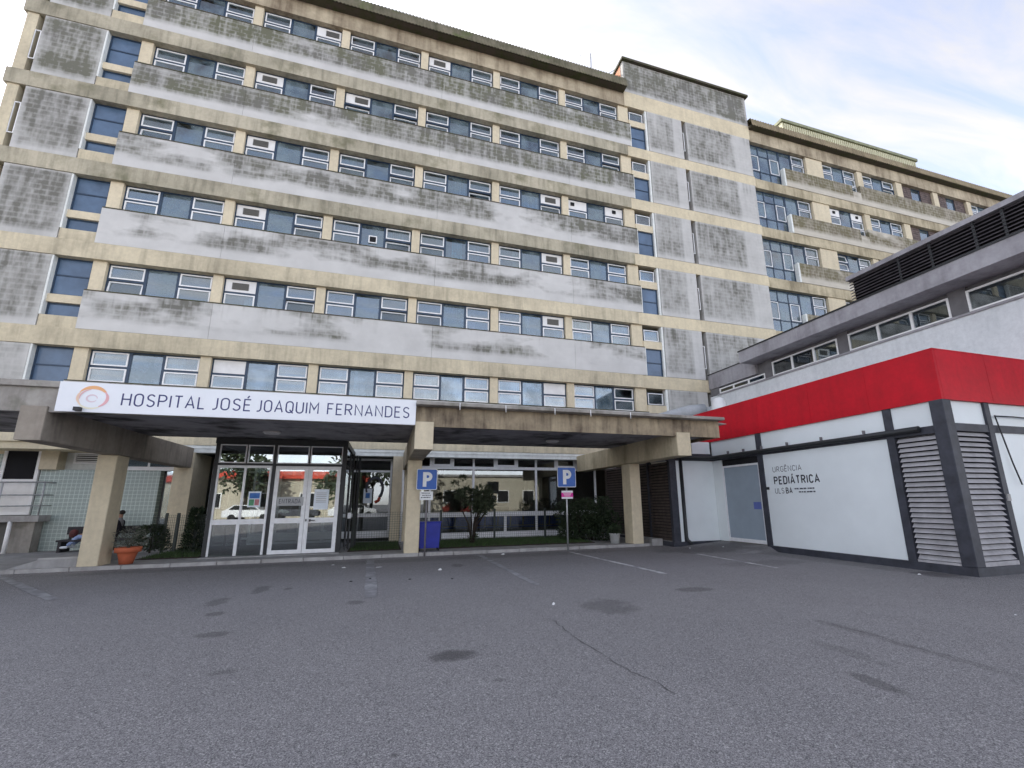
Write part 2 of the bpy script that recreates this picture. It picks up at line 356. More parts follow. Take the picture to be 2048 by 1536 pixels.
# ------------------------------------------------------------------ mesh helpers
def link(name, me, mat=None, parent=None, loc=(0, 0, 0)):
    o = bpy.data.objects.new(name, me); C.objects.link(o); o.location = loc
    if mat is not None and me is not None and not me.materials: me.materials.append(MAT[mat] if isinstance(mat, str) else mat)
    if parent is not None: o.parent = parent; o.location = Vector(loc) - wloc(parent)
    return o
def wloc(o):
    v = Vector((0, 0, 0))
    while o is not None: v += o.location; o = o.parent
    return v
def empty(name, label, cat, loc=(0, 0, 0), group=None):
    o = bpy.data.objects.new(name, None); C.objects.link(o); o.location = loc; o.empty_display_size = .2
    return tag(o, label, cat, group)
def tag(o, label=None, cat=None, group=None, kind=None):
    if label: o['label'] = label
    if cat: o['category'] = cat
    if group: o['group'] = group
    if kind: o['kind'] = kind
    return o
class MB:
    """collects solids in world coordinates; build() links them as one mesh with its origin at the given corner"""
    def __init__(s): s.v = []; s.f = []; s.sm = []
    def quadbox(s, pts):          # 8 points: bottom 4 ccw, top 4 ccw
        b = len(s.v); s.v += [tuple(p) for p in pts]
        for q in ((3, 2, 1, 0), (4, 5, 6, 7), (0, 1, 5, 4), (1, 2, 6, 5), (2, 3, 7, 6), (3, 0, 4, 7)): s.f.append(tuple(b + i for i in q)); s.sm.append(False)
        return s
    def box(s, x0, x1, y0, y1, z0, z1):
        return s.quadbox([(x0, y0, z0), (x1, y0, z0), (x1, y1, z0), (x0, y1, z0), (x0, y0, z1), (x1, y0, z1), (x1, y1, z1), (x0, y1, z1)])
    def prism(s, prof, axis, a0, a1, smooth=False):   # prof: list of 2-D points, extruded along axis 0/1/2
        n = len(prof); b = len(s.v)
        def mk(p, a):
            return (a, p[0], p[1]) if axis == 0 else ((p[0], a, p[1]) if axis == 1 else (p[0], p[1], a))
        s.v += [mk(p, a0) for p in prof] + [mk(p, a1) for p in prof]
        for i in range(n):
            j = (i + 1) % n; s.f.append((b + i, b + j, b + n + j, b + n + i)); s.sm.append(smooth)
        s.f.append(tuple(b + i for i in range(n))[::-1]); s.f.append(tuple(b + n + i for i in range(n))); s.sm += [False, False]
        return s
    def tube(s, pts, r, n=8, cap=True):
        pts = [Vector(p) for p in pts]; rings = []
        for i, p in enumerate(pts):
            t = ((pts[min(i + 1, len(pts) - 1)] - pts[max(i - 1, 0)])).normalized()
            a = t.orthogonal().normalized() if i == 0 else (pa - t * pa.dot(t)).normalized()
            pa = a; bb = t.cross(a); rr = r[i] if isinstance(r, (list, tuple)) else r
            b = len(s.v); s.v += [tuple(p + (a * math.cos(2 * math.pi * k / n) + bb * math.sin(2 * math.pi * k / n)) * rr) for k in range(n)]; rings.append(b)
        for i in range(len(rings) - 1):
            for k in range(n):
                k2 = (k + 1) % n; s.f.append((rings[i] + k, rings[i] + k2, rings[i + 1] + k2, rings[i + 1] + k)); s.sm.append(True)
        if cap:
            s.f.append(tuple(rings[0] + k for k in range(n))[::-1]); s.f.append(tuple(rings[-1] + k for k in range(n))); s.sm += [False, False]
        return s
    def lathe(s, prof, cx, cy, n=20):
        rings = []
        for (r, z) in prof:
            b = len(s.v); s.v += [(cx + r * math.cos(2 * math.pi * k / n), cy + r * math.sin(2 * math.pi * k / n), z) for k in range(n)]; rings.append(b)
        for i in range(len(rings) - 1):
            for k in range(n):
                k2 = (k + 1) % n; s.f.append((rings[i] + k, rings[i] + k2, rings[i + 1] + k2, rings[i + 1] + k)); s.sm.append(True)
        s.f.append(tuple(rings[0] + k for k in range(n))[::-1]); s.f.append(tuple(rings[-1] + k for k in range(n))); s.sm += [False, False]
        return s
    def poly(s, pts): b = len(s.v); s.v += [tuple(p) for p in pts]; s.f.append(tuple(range(b, b + len(pts)))); s.sm.append(False); return s
    def mesh(s, name, o=(0, 0, 0)):
        me = bpy.data.meshes.new(name); me.from_pydata([(x - o[0], y - o[1], z - o[2]) for x, y, z in s.v], [], s.f)
        for p, f in zip(me.polygons, s.sm): p.use_smooth = f
        me.update(); return me
    def build(s, name, mat, parent=None, origin=None, bevel=0):
        if origin is None: origin = tuple(min(v[i] for v in s.v) for i in range(3))
        me = s.mesh(name, origin)
        if bevel:
            bm = bmesh.new(); bm.from_mesh(me); bmesh.ops.remove_doubles(bm, verts=bm.verts, dist=1e-5)
            bmesh.ops.bevel(bm, geom=list(bm.edges), offset=bevel, segments=1, affect='EDGES', clamp_overlap=True); bm.to_mesh(me); bm.free()
        return link(name, me, mat, parent, origin)
def box(name, x0, x1, y0, y1, z0, z1, mat, parent=None, bevel=0):
    return MB().box(x0, x1, y0, y1, z0, z1).build(name, mat, parent, None, bevel)
def ring(mb, x0, x1, z0, z1, t, y0, y1):
    """rectangular frame in the xz plane"""
    return mb.box(x0, x1, y0, y1, z0, z0 + t).box(x0, x1, y0, y1, z1 - t, z1).box(x0, x0 + t, y0, y1, z0 + t, z1 - t).box(x1 - t, x1, y0, y1, z0 + t, z1 - t)
def ringX(mb, y0, y1, z0, z1, t, x0, x1):
    return mb.box(x0, x1, y0, y1, z0, z0 + t).box(x0, x1, y0, y1, z1 - t, z1).box(x0, x1, y0, y0 + t, z0 + t, z1 - t).box(x0, x1, y1 - t, y1, z0 + t, z1 - t)
def curve_text(name, body, size, mat, parent, loc, rot, width=None, extrude=.004, offset=0., spacing=1.0, align='LEFT', shear=0):
    cu = bpy.data.curves.new(name, 'FONT'); cu.body = body; cu.size = size; cu.extrude = extrude; cu.offset = offset
    cu.space_character = spacing; cu.align_x = align; cu.resolution_u = 4
    tmp = bpy.data.objects.new(name, cu); C.objects.link(tmp)
    dg = bpy.context.evaluated_depsgraph_get(); me = bpy.data.meshes.new_from_object(tmp.evaluated_get(dg))
    bpy.data.objects.remove(tmp)
    if width:
        xs = [v.co.x for v in me.vertices]; k = width / (max(xs) - min(xs)); x0 = min(xs)
        for v in me.vertices: v.co.x = (v.co.x - x0) * k
    me.materials.clear(); o = link(name, me, mat, parent, loc); o.rotation_euler = rot
    return o

# ------------------------------------------------------------------ stroke lettering (plain DIN-like capitals)
def _arc(cx, cz, rx, rz, a0, a1, n=8): return [(cx + rx * math.cos(R_(a0 + (a1 - a0) * i / n)), cz + rz * math.sin(R_(a0 + (a1 - a0) * i / n))) for i in range(n + 1)]
def glyph(ch):
    acc = None
    if ch in 'ÉÊÁ': acc = {'É': 'a', 'Á': 'a', 'Ê': 'c'}[ch]; ch = {'É': 'E', 'Ê': 'E', 'Á': 'A'}[ch]
    w = .58; r = .27
    O = _arc(w - r, 1 - r, r, r, 90, 0) + _arc(w - r, r, r, r, 0, -90) + _arc(r, r, r, r, -90, -180) + _arc(r, 1 - r, r, r, 180, 90) + [(w - r, 1)]
    G = {
     'H': (w, [[(0, 0), (0, 1)], [(w, 0), (w, 1)], [(.01, .52), (w - .01, .52)]]),
     'O': (w, [O]), 'Q': (w, [O, [(w * .55, .25), (w * 1.05, -.06)]]),
     'S': (.54, [_arc(.28, .74, .25, .26, 25, 180, 9) + _arc(.27, .26, .27, .24, 90, 90, 1)[:0] + [(.08, .60), (.27, .51), (.47, .42)] + _arc(.27, .26, .26, .26, 20, -155, 9)]),
     'P': (.56, [[(0, 0), (0, 1), (.30, 1)] + _arc(.30, .74, .26, .26, 90, -90) + [(.02, .48)]]),
     'R': (.58, [[(0, 0), (0, 1), (.30, 1)] + _arc(.30, .75, .25, .25, 90, -90) + [(.02, .50)], [(.28, .49), (.57, 0)]]),
     'B': (.56, [[(.30, .52)] + _arc(.30, .76, .22, .24, -90, 90) + [(0, 1), (0, 0), (.30, 0)] + _arc(.30, .26, .26, .26, -90, 90) + [(.02, .52)]]),
     'D': (.58, [[(.28, 0), (0, 0), (0, 1), (.28, 1)] + _arc(.28, .70, .30, .30, 90, 0) + _arc(.28, .30, .30, .30, 0, -90)]),
     'I': (.0, [[(0, 0), (0, 1)]]), 'T': (.56, [[(0, 1), (.56, 1)], [(.28, 0), (.28, .99)]]),
     'A': (.64, [[(0, 0), (.32, 1), (.64, 0)], [(.12, .30), (.52, .30)]]),
     'L': (.46, [[(0, 1), (0, 0), (.46, 0)]]), 'J': (.42, [[(.42, 1), (.42, .24)] + _arc(.19, .24, .23, .24, 0, -110, 8)]),
     'E': (.48, [[(.48, 1), (0, 1), (0, 0), (.48, 0)], [(.01, .52), (.42, .52)]]), 'F': (.46, [[(.46, 1), (0, 1), (0, 0)], [(.01, .52), (.40, .52)]]),
     'U': (w, [[(0, 1), (0, .27)] + _arc(r, .27, r, .27, 180, 270) + _arc(w - r, .27, r, .27, 270, 360) + [(w, 1)]]),
     'M': (.72, [[(0, 0), (0, 1), (.36, .38), (.72, 1), (.72, 0)]]), 'N': (.60, [[(0, 0), (0, 1), (.60, 0), (.60, 1)]]),
     'C': (.55, [_arc(.29, .71, .27, .29, 15, 180, 8) + _arc(.29, .29, .27, .29, 180, 345, 8)]),
     'G': (.58, [_arc(.29, .71, .27, .29, 20, 180, 8) + _arc(.29, .29, .29, .29, 180, 360, 10) + [(.58, .48), (.30, .48)]]),
    }
    wd, st = G[ch]; st = [list(q) for q in st]
    if acc == 'a': st.append([(wd * .42, 1.12), (wd * .68, 1.34)])
    if acc == 'c': st.append([(wd * .22, 1.12), (wd * .5, 1.30), (wd * .78, 1.12)])
    return wd, st
def stroke_text(body, cap, wt, width, parent, org, dx, nrm, mat):
    """letters as separate ribbons; org = left end of the baseline, dx = reading direction, nrm = outward normal"""
    gap = .24; adv = []; x = 0
    for ch in body:
        if ch == ' ': x += .42; continue
        wd, st = glyph(ch); adv.append((ch, x, st)); x += wd + gap + wt * .6
    tot = x - gap - wt * .6; kx_ = width / (tot * cap); dx = Vector(dx); nrm = Vector(nrm); org = Vector(org)
    for ch, x0, st in adv:
        m = MB()
        for si, pl in enumerate(st):
            P = [Vector(((x0 + px) * kx_, pz)) for px, pz in pl]; L = []; h = wt / 2
            Q = [P[0]]
            for p in P[1:]:
                if (p - Q[-1]).length > 1e-4: Q.append(p)
            closed = (Q[0] - Q[-1]).length < 1e-3
            for i, p in enumerate(Q):
                a = (Q[i] - Q[i - 1]).normalized() if i > 0 else (((Q[0] - Q[-2]).normalized()) if closed else (Q[1] - Q[0]).normalized())
                b = (Q[i + 1] - Q[i]).normalized() if i < len(Q) - 1 else (((Q[1] - Q[0]).normalized()) if closed else a)
                t = (a + b).normalized() if (a + b).length > 1e-6 else a; n_ = Vector((-t.y, t.x)); c = max(.45, n_.dot(Vector((-a.y, a.x))))
                L.append((p + n_ * h / c, p - n_ * h / c))
            off = nrm * (.0015 + .0006 * si)
            f = lambda v: org + dx * (v.x * cap) + Vector((0, 0, v.y * cap)) + off
            for i in range(len(L) - 1): m.poly([f(L[i][0]), f(L[i][1]), f(L[i + 1][1]), f(L[i + 1][0])])
        m.build('letter', mat, parent)

def copy_tree(o, parent=None, loc=None):
    c = o.copy(); C.objects.link(c); c.parent = parent
    if loc is not None: c.location = Vector(loc) - (wloc(parent) if parent else Vector((0, 0, 0)))
    for ch in list(o.children): copy_tree_child(ch, c)
    return c
def copy_tree_child(o, parent):
    c = o.copy(); C.objects.link(c); c.parent = parent
    for ch in list(o.children): copy_tree_child(ch, c)


# ================================================================== SETTING
PZ = 0.08                                   # pavement level
ground = MB().poly([(-400, -400, 0), (400, -400, 0), (400, 400, 0), (-400, 400, 0)]).build('asphalt_ground', 'asphalt', None, (0, 0, 0))
tag(ground, kind='structure')
pave = MB()
pave.box(-16, 9.6, 14.17, 33, -.05, PZ)
pv = pave.build('pavement', 'pavement'); tag(pv, kind='structure')
kx = -16.0
while kx < 8.4:                              # kerb stones
    k1 = min(kx + .995, 8.55)
    dz = random.uniform(-.004, .004)
    box('kerb_stone', kx + .006, k1, 14.02, 14.165, -.03, PZ + .012 + dz, 'kerb', pv, .012)
    kx += 1.0
def strip(name, a, b, w_, mat, z=.004, wob=0., n=12, w2=None):
    a = Vector((a[0], a[1], 0)); b = Vector((b[0], b[1], 0)); d = (b - a).normalized(); q = Vector((-d.y, d.x, 0)); mb = MB(); L = []; Rr = []
    for i in range(n + 1):
        t = i / n; c = a.lerp(b, t); ww = w_ + ((w2 or w_) - w_) * t; off = random.uniform(-wob, wob)
        L.append(c + q * (ww / 2 * random.uniform(.85, 1.15) + off)); Rr.append(c - q * (ww / 2 * random.uniform(.85, 1.15) - off))
    for i in range(n): mb.poly([(L[i].x, L[i].y, z), (Rr[i].x, Rr[i].y, z), (Rr[i + 1].x, Rr[i + 1].y, z), (L[i + 1].x, L[i + 1].y, z)])
    return mb.build(name, mat, ground, (a.x, a.y, z))
strip('parking_line', (5.42, 13.41), (5.67, 8.73), .11, 'paint', .004)
strip('parking_line', (8.56, 11.53), (8.44, 8.58), .10, 'paint', .004)
strip('parking_line', (2.69, 13.68), (2.76, 8.47), .14, 'paint_faint', .004)
strip('parking_line', (-.29, 13.7), (-.13, 8.35), .20, 'paint_faint', .004)
strip('parking_line', (-8.01, 13.65), (-5.11, 9.98), .16, 'paint_faint', .004)
def crack(pts, w_):
    mb = MB(); P = []
    for i in range(len(pts) - 1):
        a, b = Vector(pts[i]), Vector(pts[i + 1]); n = max(3, int((b - a).length / .09))
        for j in range(n): P.append(a.lerp(b, j / n))
    P.append(Vector(pts[-1])); L = []; q = []
    for i, p in enumerate(P):
        d = (P[min(i + 1, len(P) - 1)] - P[max(i - 1, 0)]).normalized(); nr = Vector((-d.y, d.x)); o = nr * random.uniform(-.018, .018); ww = w_ * random.uniform(.3, 1.2)
        L.append((p + o + nr * ww / 2, p + o - nr * ww / 2))
    for i in range(len(L) - 1):
        a, b, c, d = L[i][0], L[i][1], L[i + 1][1], L[i + 1][0]
        mb.poly([(a.x, a.y, .006), (b.x, b.y, .006), (c.x, c.y, .006), (d.x, d.y, .006)])
    return mb.build('asphalt_crack', 'crack', ground, (P[0].x, P[0].y, .006))
crack([(2.16, 6.0), (2.13, 5.46), (2.14, 4.89), (2.17, 4.41), (2.19, 4.03), (2.27, 3.82), (2.26, 3.49)], .009)
crack([(5.27, 4.62), (5.31, 4.06), (5.26, 3.84), (5.27, 3.38)], .010)

# ================================================================== HOSPITAL BUILDING
FY, H, F5 = 18.5, 3.240, 7.387
def F(k): return F5 + H * (5 - k)
SILL, WTOP = 1.415, 2.618
hb = empty('hospital_building', 'long multi-storey cream and grey hospital block with ribbon windows behind the entrance canopy', 'building', (0, FY, 0))
PITCH = 3.573
PC = [-10.155, -6.512, -2.939, .634, 4.207, 7.78, 11.40]      # pillar centres
PW = [.40, .34, .34, .34, .34, .34, .60]
XL, XT0, XT1, XW1 = -13.90, 11.72, 20.05, 52.0
# core behind the rooms
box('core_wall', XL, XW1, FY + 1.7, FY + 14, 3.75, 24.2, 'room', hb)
# ---- beams (slab edges)
for k in range(1, 7):
    z1 = F(k); z0 = z1 - (H - WTOP)
    box('beam', XL - .10, XT0 - .25, FY - .045, FY + 1.7, z0, z1, 'beam_hi' if k < 4 else 'beam', hb)
    box('beam', XT0 - .25, XT1, FY - .003, FY + 1.7, z0, z1, 'beam_clean', hb)
    if k < 6: box('beam', XT1, XW1, FY + .08, FY + 1.7, z0, z1, 'beam_dirty', hb)
box('beam', XL, XT0 - .25, FY, FY + 1.7, F(1) + WTOP, 24.25, 'topbeam', hb)
box('beam', XT0 - .25, XT1, FY - .003, FY + 1.7, F(1) + WTOP, 23.93, 'beam_clean', hb)
box('beam', XT1, XW1, FY + .08, FY + 1.7, F(1) + WTOP, 24.1, 'topbeam', hb)
# ---- parapets, one per bay pair of the photo's joints; object colour = stain amount, moss amount
DIRT = {1: (1.05, 1.0), 2: (1.0, .95), 3: (.72, .35), 4: (.58, .10), 5: (.55, .45), 6: (.3, .1)}
for k in range(1, 7):
    xs = [-10.38, -6.51, 1.5, 8.0, XT0]
    for i in range(len(xs) - 1):
        d, m = DIRT[k]
        p = box('parapet', xs[i] + .004, xs[i + 1] - .004, FY - .03, FY + .16, F(k) + .012, F(k) + SILL, 'parapet', hb)
        p.color = (d * random.uniform(.88, 1.08), m * random.uniform(.6, 1.2), 0, 1)
    box('sill', -10.36, XT0 - .02, FY - .05, FY + .3, F(k) + SILL, F(k) + SILL + .035, 'coping', hb)
# ---- pillars
for k in range(1, 7):
    for c, w_ in zip(PC, PW):
        box('pillar', c - w_ / 2, c + w_ / 2, FY + .10, FY + .5, F(k) + SILL + .03, F(k) + WTOP + .02, 'pillar', hb)

# ---- ribbon windows
WW, WH = PITCH - .34, WTOP - SILL - .035
def mesh_cache():
    m = {}
    fr = MB()
    ring(fr, 0, WW, 0, WH, .05, 0, .08)
    for a, b in ((1.08, 1.165), (2.065, 2.15)): fr.box(a, b, 0, .08, .05, WH - .05)
    for a, b in ((.05, 1.08), (2.15, WW - .05)): fr.box(a, b, 0.005, .075, WH / 2 - .035, WH / 2 + .035)
    m['frame'] = fr.mesh('window_frame'); m['frame'].materials.append(MAT['navy'])
    sw, sh = 1.02, WH / 2 - .095
    m['sw'], m['sh'] = sw, sh
    a = MB(); ring(a, 0, sw, 0, sh, .047, -.012, .05); m['sash'] = a.mesh('sash'); m['sash'].materials.append(MAT['white'])
    a = MB(); a.box(.036, sw - .036, .015, .025, .036, sh - .036); m['spane'] = a.mesh('pane'); m['spane'].materials.append(MAT['glass'])
    a = MB(); a.box(0, .90, .03, .042, 0, WH - .1); m['cpane'] = a.mesh('pane'); m['cpane'].materials.append(MAT['glass_mid'])
    a = MB(); a.box(0, sw, -.005, .04, 0, sh); m['board'] = a.mesh('infill_board'); m['board'].materials.append(MAT['board'])
    a = MB(); a.box(0, .56, -.03, -.006, 0, .27)
    for i in range(7): a.box(.02, .54, -.05, -.028, .012 + i * .037, .031 + i * .037)
    m['ac'] = a.mesh('aircon_unit'); m['ac'].materials.append(MAT['ac'])
    a = MB(); a.box(0, .20, -.05, -.006, 0, .17); m['vent'] = a.mesh('vent_fan'); m['vent'].materials.append(MAT['dark'])
    def curt(wd, ht):
        a = MB(); n = int(wd / .04); pr = []
        for i in range(n + 1): pr.append((i * wd / n, .03 * math.sin(i * 1.15) + .012 * math.sin(i * 2.9)))
        for i in range(n): a.poly([(pr[i][0], pr[i][1], 0), (pr[i + 1][0], pr[i + 1][1], 0), (pr[i + 1][0], pr[i + 1][1], ht), (pr[i][0], pr[i][1], ht)])
        me = a.mesh('curtain')
        for p in me.polygons: p.use_smooth = True
        return me
    m['curt'] = curt
    return m
WM = mesh_cache()
CUR = {}
def curtain(kind, wd):
    key = (kind, round(wd, 2))
    if key not in CUR:
        me = WM['curt'](wd, WH - .06)
        me.materials.append(CM[kind]); CUR[key] = me
    return CUR[key]
CM = dict(w=curtain_mat('white_curtain', (.72, .76, .76)), g=curtain_mat('pale_green_curtain', (.62, .66, .45)), t=curtain_mat('turquoise_curtain', (.30, .68, .66)),
          p=curtain_mat('pink_curtain', (.56, .34, .40)), b=curtain_mat('grey_blind', (.52, .60, .64)), c=curtain_mat('bright_cyan_blind', (.66, .86, .92)), d=curtain_mat('dim_net_curtain', (.30, .34, .36)))
def sub(name, me, parent, loc, rot=None):
    o = bpy.data.objects.new(name, me); C.objects.link(o); o.parent = parent; o.location = loc
    if rot: o.rotation_euler = rot
    return o
def ribbon_window(x, z, parent, y=FY + .25, st='', cur=(), sx=1.0, hasC=True):
    """st: tokens  UL/LL/UR/LR + code  (a aircon board, s small vent board, w plain board, o open)   cur: (kind, x0, width) curtains"""
    wn_ = link('window', WM['frame'], None, parent, (x, y, z)); wn_.scale.x = sx
    code = dict((t[:2], t[2:]) for t in st.split())
    pos = {'UL': (.055, WH / 2 + .04), 'LL': (.055, .05), 'UR': (2.155, WH / 2 + .04), 'LR': (2.155, .05)}
    for kx_, (px, pz) in pos.items():
        c = code.get(kx_, '')
        if c and c[0] in 'asw':
            sub('infill_board', WM['board'], wn_, (px, 0, pz))
            if c[0] == 'a': sub('aircon_unit', WM['ac'], wn_, (px + (.38 if c.endswith('r') else .22), 0, pz + .10))
            if c[0] == 's': sub('vent_fan', WM['vent'], wn_, (px + (.12 if c.endswith('l') else .42), 0, pz + .18))
        else:
            rot = (R_(-random.uniform(8, 15)), 0, 0) if c == 'o' else None
            sub('sash', WM['sash'], wn_, (px, 0, pz), rot)
            sub('pane', WM['spane'], wn_, (px, 0, pz), rot)
    sub('pane', WM['cpane'], wn_, (1.165, 0, .05))
    if code.get('CC') == 's':
        b = MB(); ring(b, 0, .34, 0, .34, .04, -.03, .02); me = b.mesh('vent_surround'); me.materials.append(MAT['white']); sub('vent_surround', me, wn_, (1.46, 0, .3))
        b = MB(); b.box(.04, .30, -.012, .02, .04, .30); me = b.mesh('vent_fan'); me.materials.append(MAT['dark']); sub('vent_fan', me, wn_, (1.46, 0, .3))
    for (kd, x0, wd) in cur:
        sub('curtain', curtain(kd, wd), wn_, (x0, .16 + random.uniform(0, .03), .03))
    return wn_
T = {
 (1, 1): ('', [('d', .1, 1.0)]), (1, 2): ('URar', [('c', 1.15, .95), ('w', 2.15, 1.0)]), (1, 3): ('', [('w', .06, 1.0), ('c', 1.15, .95), ('g', 2.1, 1.0)]), (1, 4): ('ULa', [('g', 1.3, .75), ('d', 2.2, .95)]),
 (1, 5): ('', [('w', .1, 1.0), ('w', 1.15, .95), ('d', 2.3, .85)]), (1, 6): ('', []),
 (2, 1): ('', [('w', .06, 1.05), ('w', 1.15, .95), ('w', 2.1, 1.0)]), (2, 2): ('ULa', []), (2, 3): ('ULar LLo LRo', []), (2, 4): ('LLo', [('b', .1, .6), ('w', 1.25, .8), ('d', 2.2, .95)]),
 (2, 5): ('', [('d', .1, 1.0), ('w', 1.2, .9), ('b', 2.2, .9)]), (2, 6): ('LRo', []),
 (3, 1): ('LLo', [('d', 1.15, .95)]), (3, 2): ('ULa', [('t', 1.15, .4)]), (3, 3): ('LLo LRo', []), (3, 4): ('LRo', [('b', 1.5, .5)]), (3, 5): ('URa LRo', [('b', 1.35, .7), ('d', .1, .6)]), (3, 6): ('ULsl URs', []),
 (4, 1): ('', [('d', .1, 1.0)]), (4, 2): ('ULa LRo', []), (4, 3): ('LRo CCs', []), (4, 4): ('LLo', [('t', 1.45, .48), ('d', 2.3, .4)]), (4, 5): ('URa', [('w', .75, .2)]), (4, 6): ('', [('w', .5, .35)]),
 (5, 1): ('LLo', []), (5, 2): ('ULa LRo', [('w', .7, .3)]), (5, 3): ('LRo', []), (5, 4): ('LLo', [('p', 1.55, .35), ('p', 2.3, .3)]), (5, 5): ('URa', [('w', 1.2, .35), ('b', 2.75, .25)]), (5, 6): ('', [('w', .1, .8), ('b', 2.2, .9)]),
 (6, 1): ('', [('p', 1.75, .25)]), (6, 2): ('ULw', []), (6, 3): ('', [('b', .06, 1.0), ('c', 1.3, .5), ('d', 2.2, .9)]), (6, 4): ('', [('b', .06, 1.0), ('b', 1.15, .95), ('b', 2.1, 1.0)]), (6, 5): ('URw', [('c', 1.15, .95), ('b', .06, 1.0)]), (6, 6): ('', [('b', 1.15, .9)]),
}
for k in range(1, 7):
    for b in range(1, 7):
        x0 = PC[b - 1] + PW[b - 1] / 2; x1 = PC[b] - PW[b] / 2; st, cur = T[(k, b)]
        cur = list(cur)
        if len(cur) < 2 and random.random() < .65: cur.append((random.choice('dbwd'), random.choice((.08, 2.2)), random.uniform(.35, .95)))
        ribbon_window(x0, F(k) + SILL + .035, hb, st=st, cur=cur, sx=(x1 - x0) / WW)

# ---- left end: column, slot window, block panel, blue windows
def simple_window(name, x0, x1, z0, z1, y, frame, pane, parent, t=.05, bars=(), vbars=(), yb=.07):
    m = MB(); ring(m, x0, x1, z0, z1, t, y, y + yb)
    for zb in bars: m.box(x0 + t, x1 - t, y + .004, y + yb - .004, zb - t / 2, zb + t / 2)
    for xb in vbars: m.box(xb - t / 2, xb + t / 2, y + .004, y + yb - .004, z0 + t, z1 - t)
    o = m.build(name, frame, parent)
    zs = [z0 + t] + [q for zb in bars for q in (zb - t / 2, zb + t / 2)] + [z1 - t]; xs = [x0 + t] + [q for xb in vbars for q in (xb - t / 2, xb + t / 2)] + [x1 - t]
    for i in range(0, len(zs), 2):
        for j in range(0, len(xs), 2):
            box('pane', xs[j], xs[j + 1], y + yb * .4, y + yb * .4 + .01, zs[i], zs[i + 1], pane, o)
    return o
for k in range(1, 7):
    f = F(k)
    box('corner_column', XL, XL + .35, FY + .02, FY + .6, f, f + WTOP, 'beam', hb)
    p = box('block_panel', -13.34, -11.46, FY - .012, FY + .16, f + .012, f + WTOP - .012, 'panel_left', hb); p.color = ((.92, .86, .78, .68, .56, .42)[k - 1], (.8, .5, .2, .05, .05, .1)[k - 1], 0, 1)
    box('reveal', -13.54, -13.36, FY + .45, FY + .55, f, f + WTOP, 'dark', hb)
    m = MB(); ring(m, -13.56, -13.36, f + .6, f + 1.9, .03, FY + .02, FY + .05); m.build('slot_window', 'white', hb)
    box('spandrel', -11.44, -10.39, FY + .02, FY + .3, f, f + .43, 'beam', hb)
    simple_window('stair_window', -11.40, -10.37, f + .43, f + .93, FY + .2, 'navy', 'glass_blue', hb)
    box('spandrel', -11.44, -10.37, FY + .10, FY + .3, f + .93, f + 1.22, 'pillar', hb)
    simple_window('stair_window', -11.40, -10.37, f + 1.22, f + WTOP, FY + .2, 'navy', 'glass_blue', hb, bars=(f + 1.97,))
    box('jamb', -11.46, -11.40, FY + .004, FY + .3, f + .43, f + WTOP, 'lintel', hb)
# ---- stair tower
for k in range(1, 7):
    f = F(k)
    m = box('corner_pier', 11.47, 11.76, FY - .006, FY + .4, f + .012, f + SILL, 'lintel', hb)
    simple_window('stair_window', 11.77, 12.66, f + 1.82, f + 2.44, FY + .16, 'navy', 'glass', hb)
    m = MB(); ring(m, 11.80, 12.63, f + 1.85, f + 2.41, .035, FY + .14, FY + .20); m.build('stair_sash', 'white', hb)
    box('spandrel', 11.70, 12.78, FY + .06, FY + .3, f + SILL, f + 1.80, 'pillar', hb)
    simple_window('stair_window', 11.77, 12.72, f + .012, f + SILL, FY + .12, 'navy', 'glass_blue', hb, bars=(f + .70,))
    box('jamb', 12.73, 12.84, FY + .02, FY + .3, f + .012, f + WTOP, 'lintel', hb)
    p = box('block_panel', 12.86, 15.12, FY - .012, FY + .3, f + .012, f + WTOP - .012, 'panel', hb); p.color = (.62 - .03 * k, .08, 0, 1)
    box('reveal', 15.12, 15.40, FY + .5, FY + .6, f, f + WTOP, 'dark', hb)
    m = MB(); ring(m, 15.13, 15.27, f + .62, f + 1.85, .03, FY + .04, FY + .08); m.build('slot_window', 'white', hb)
    p = box('block_panel', 15.40, 19.96, FY - .012, FY + .3, f + .012, f + WTOP - .012, 'panel_wide', hb); p.color = (.70 - .03 * k, .12, 0, 1)
box('tower_wall', XT0 - .22, XT1 - .02, FY - .006, FY + 7, 23.93, 26.0, 'panel_tower', hb).color = (.95, .35, 0, 1)
box('tower_coping', XT0 - .32, XT1 + .12, FY - .18, FY + 7.1, 26.0, 26.14, 'coping', hb)
box('tower_side_brick', XT0 - .235, XT0 - .222, FY + .25, FY + 6.8, 24.3, 25.95, 'brickred', hb)
# ---- roof eave, corrugated
def corrugated(name, x0, x1, ya, za, yb, zb, yc, zc, mat, pitch=.16, amp=.022):
    """sheet that rises from the eave (ya,za) over (yb,zb) to (yc,zc) with waves along x, 3 rows, plus underside"""
    n = int((x1 - x0) / (pitch / 4)); mb = MB(); rows = [(ya, za), (yb, zb), (yc, zc)]
    for (yy, zz) in rows:
        for i in range(n + 1):
            x = x0 + (x1 - x0) * i / n; mb.v.append((x, yy - amp * .3 * math.cos(2 * math.pi * (x - x0) / pitch), zz + amp * math.cos(2 * math.pi * (x - x0) / pitch)))
    for r in range(2):
        for i in range(n):
            a = r * (n + 1) + i; mb.f.append((a, a + 1, a + n + 2, a + n + 1)); mb.sm.append(True)
    return mb.build(name, mat, hb)
box('eave_soffit', XL - .3, XT0 - .28, FY - .42, FY + .4, 23.78, 23.86, 'coping', hb)
corrugated('roof_sheet', XL - .35, XT0 - .27, FY - .50, 23.74, FY - .40, 24.36, FY + 6, 25.6, 'roofsheet')
corrugated('roof_sheet', XT1 + .02, XW1, FY - .30, 23.82, FY - .22, 24.34, FY + 6, 25.4, 'wing_roof', .20, .025)
box('eave_soffit', XT1 + .02, XW1, FY - .24, FY + .4, 23.80, 23.88, 'coping', hb)
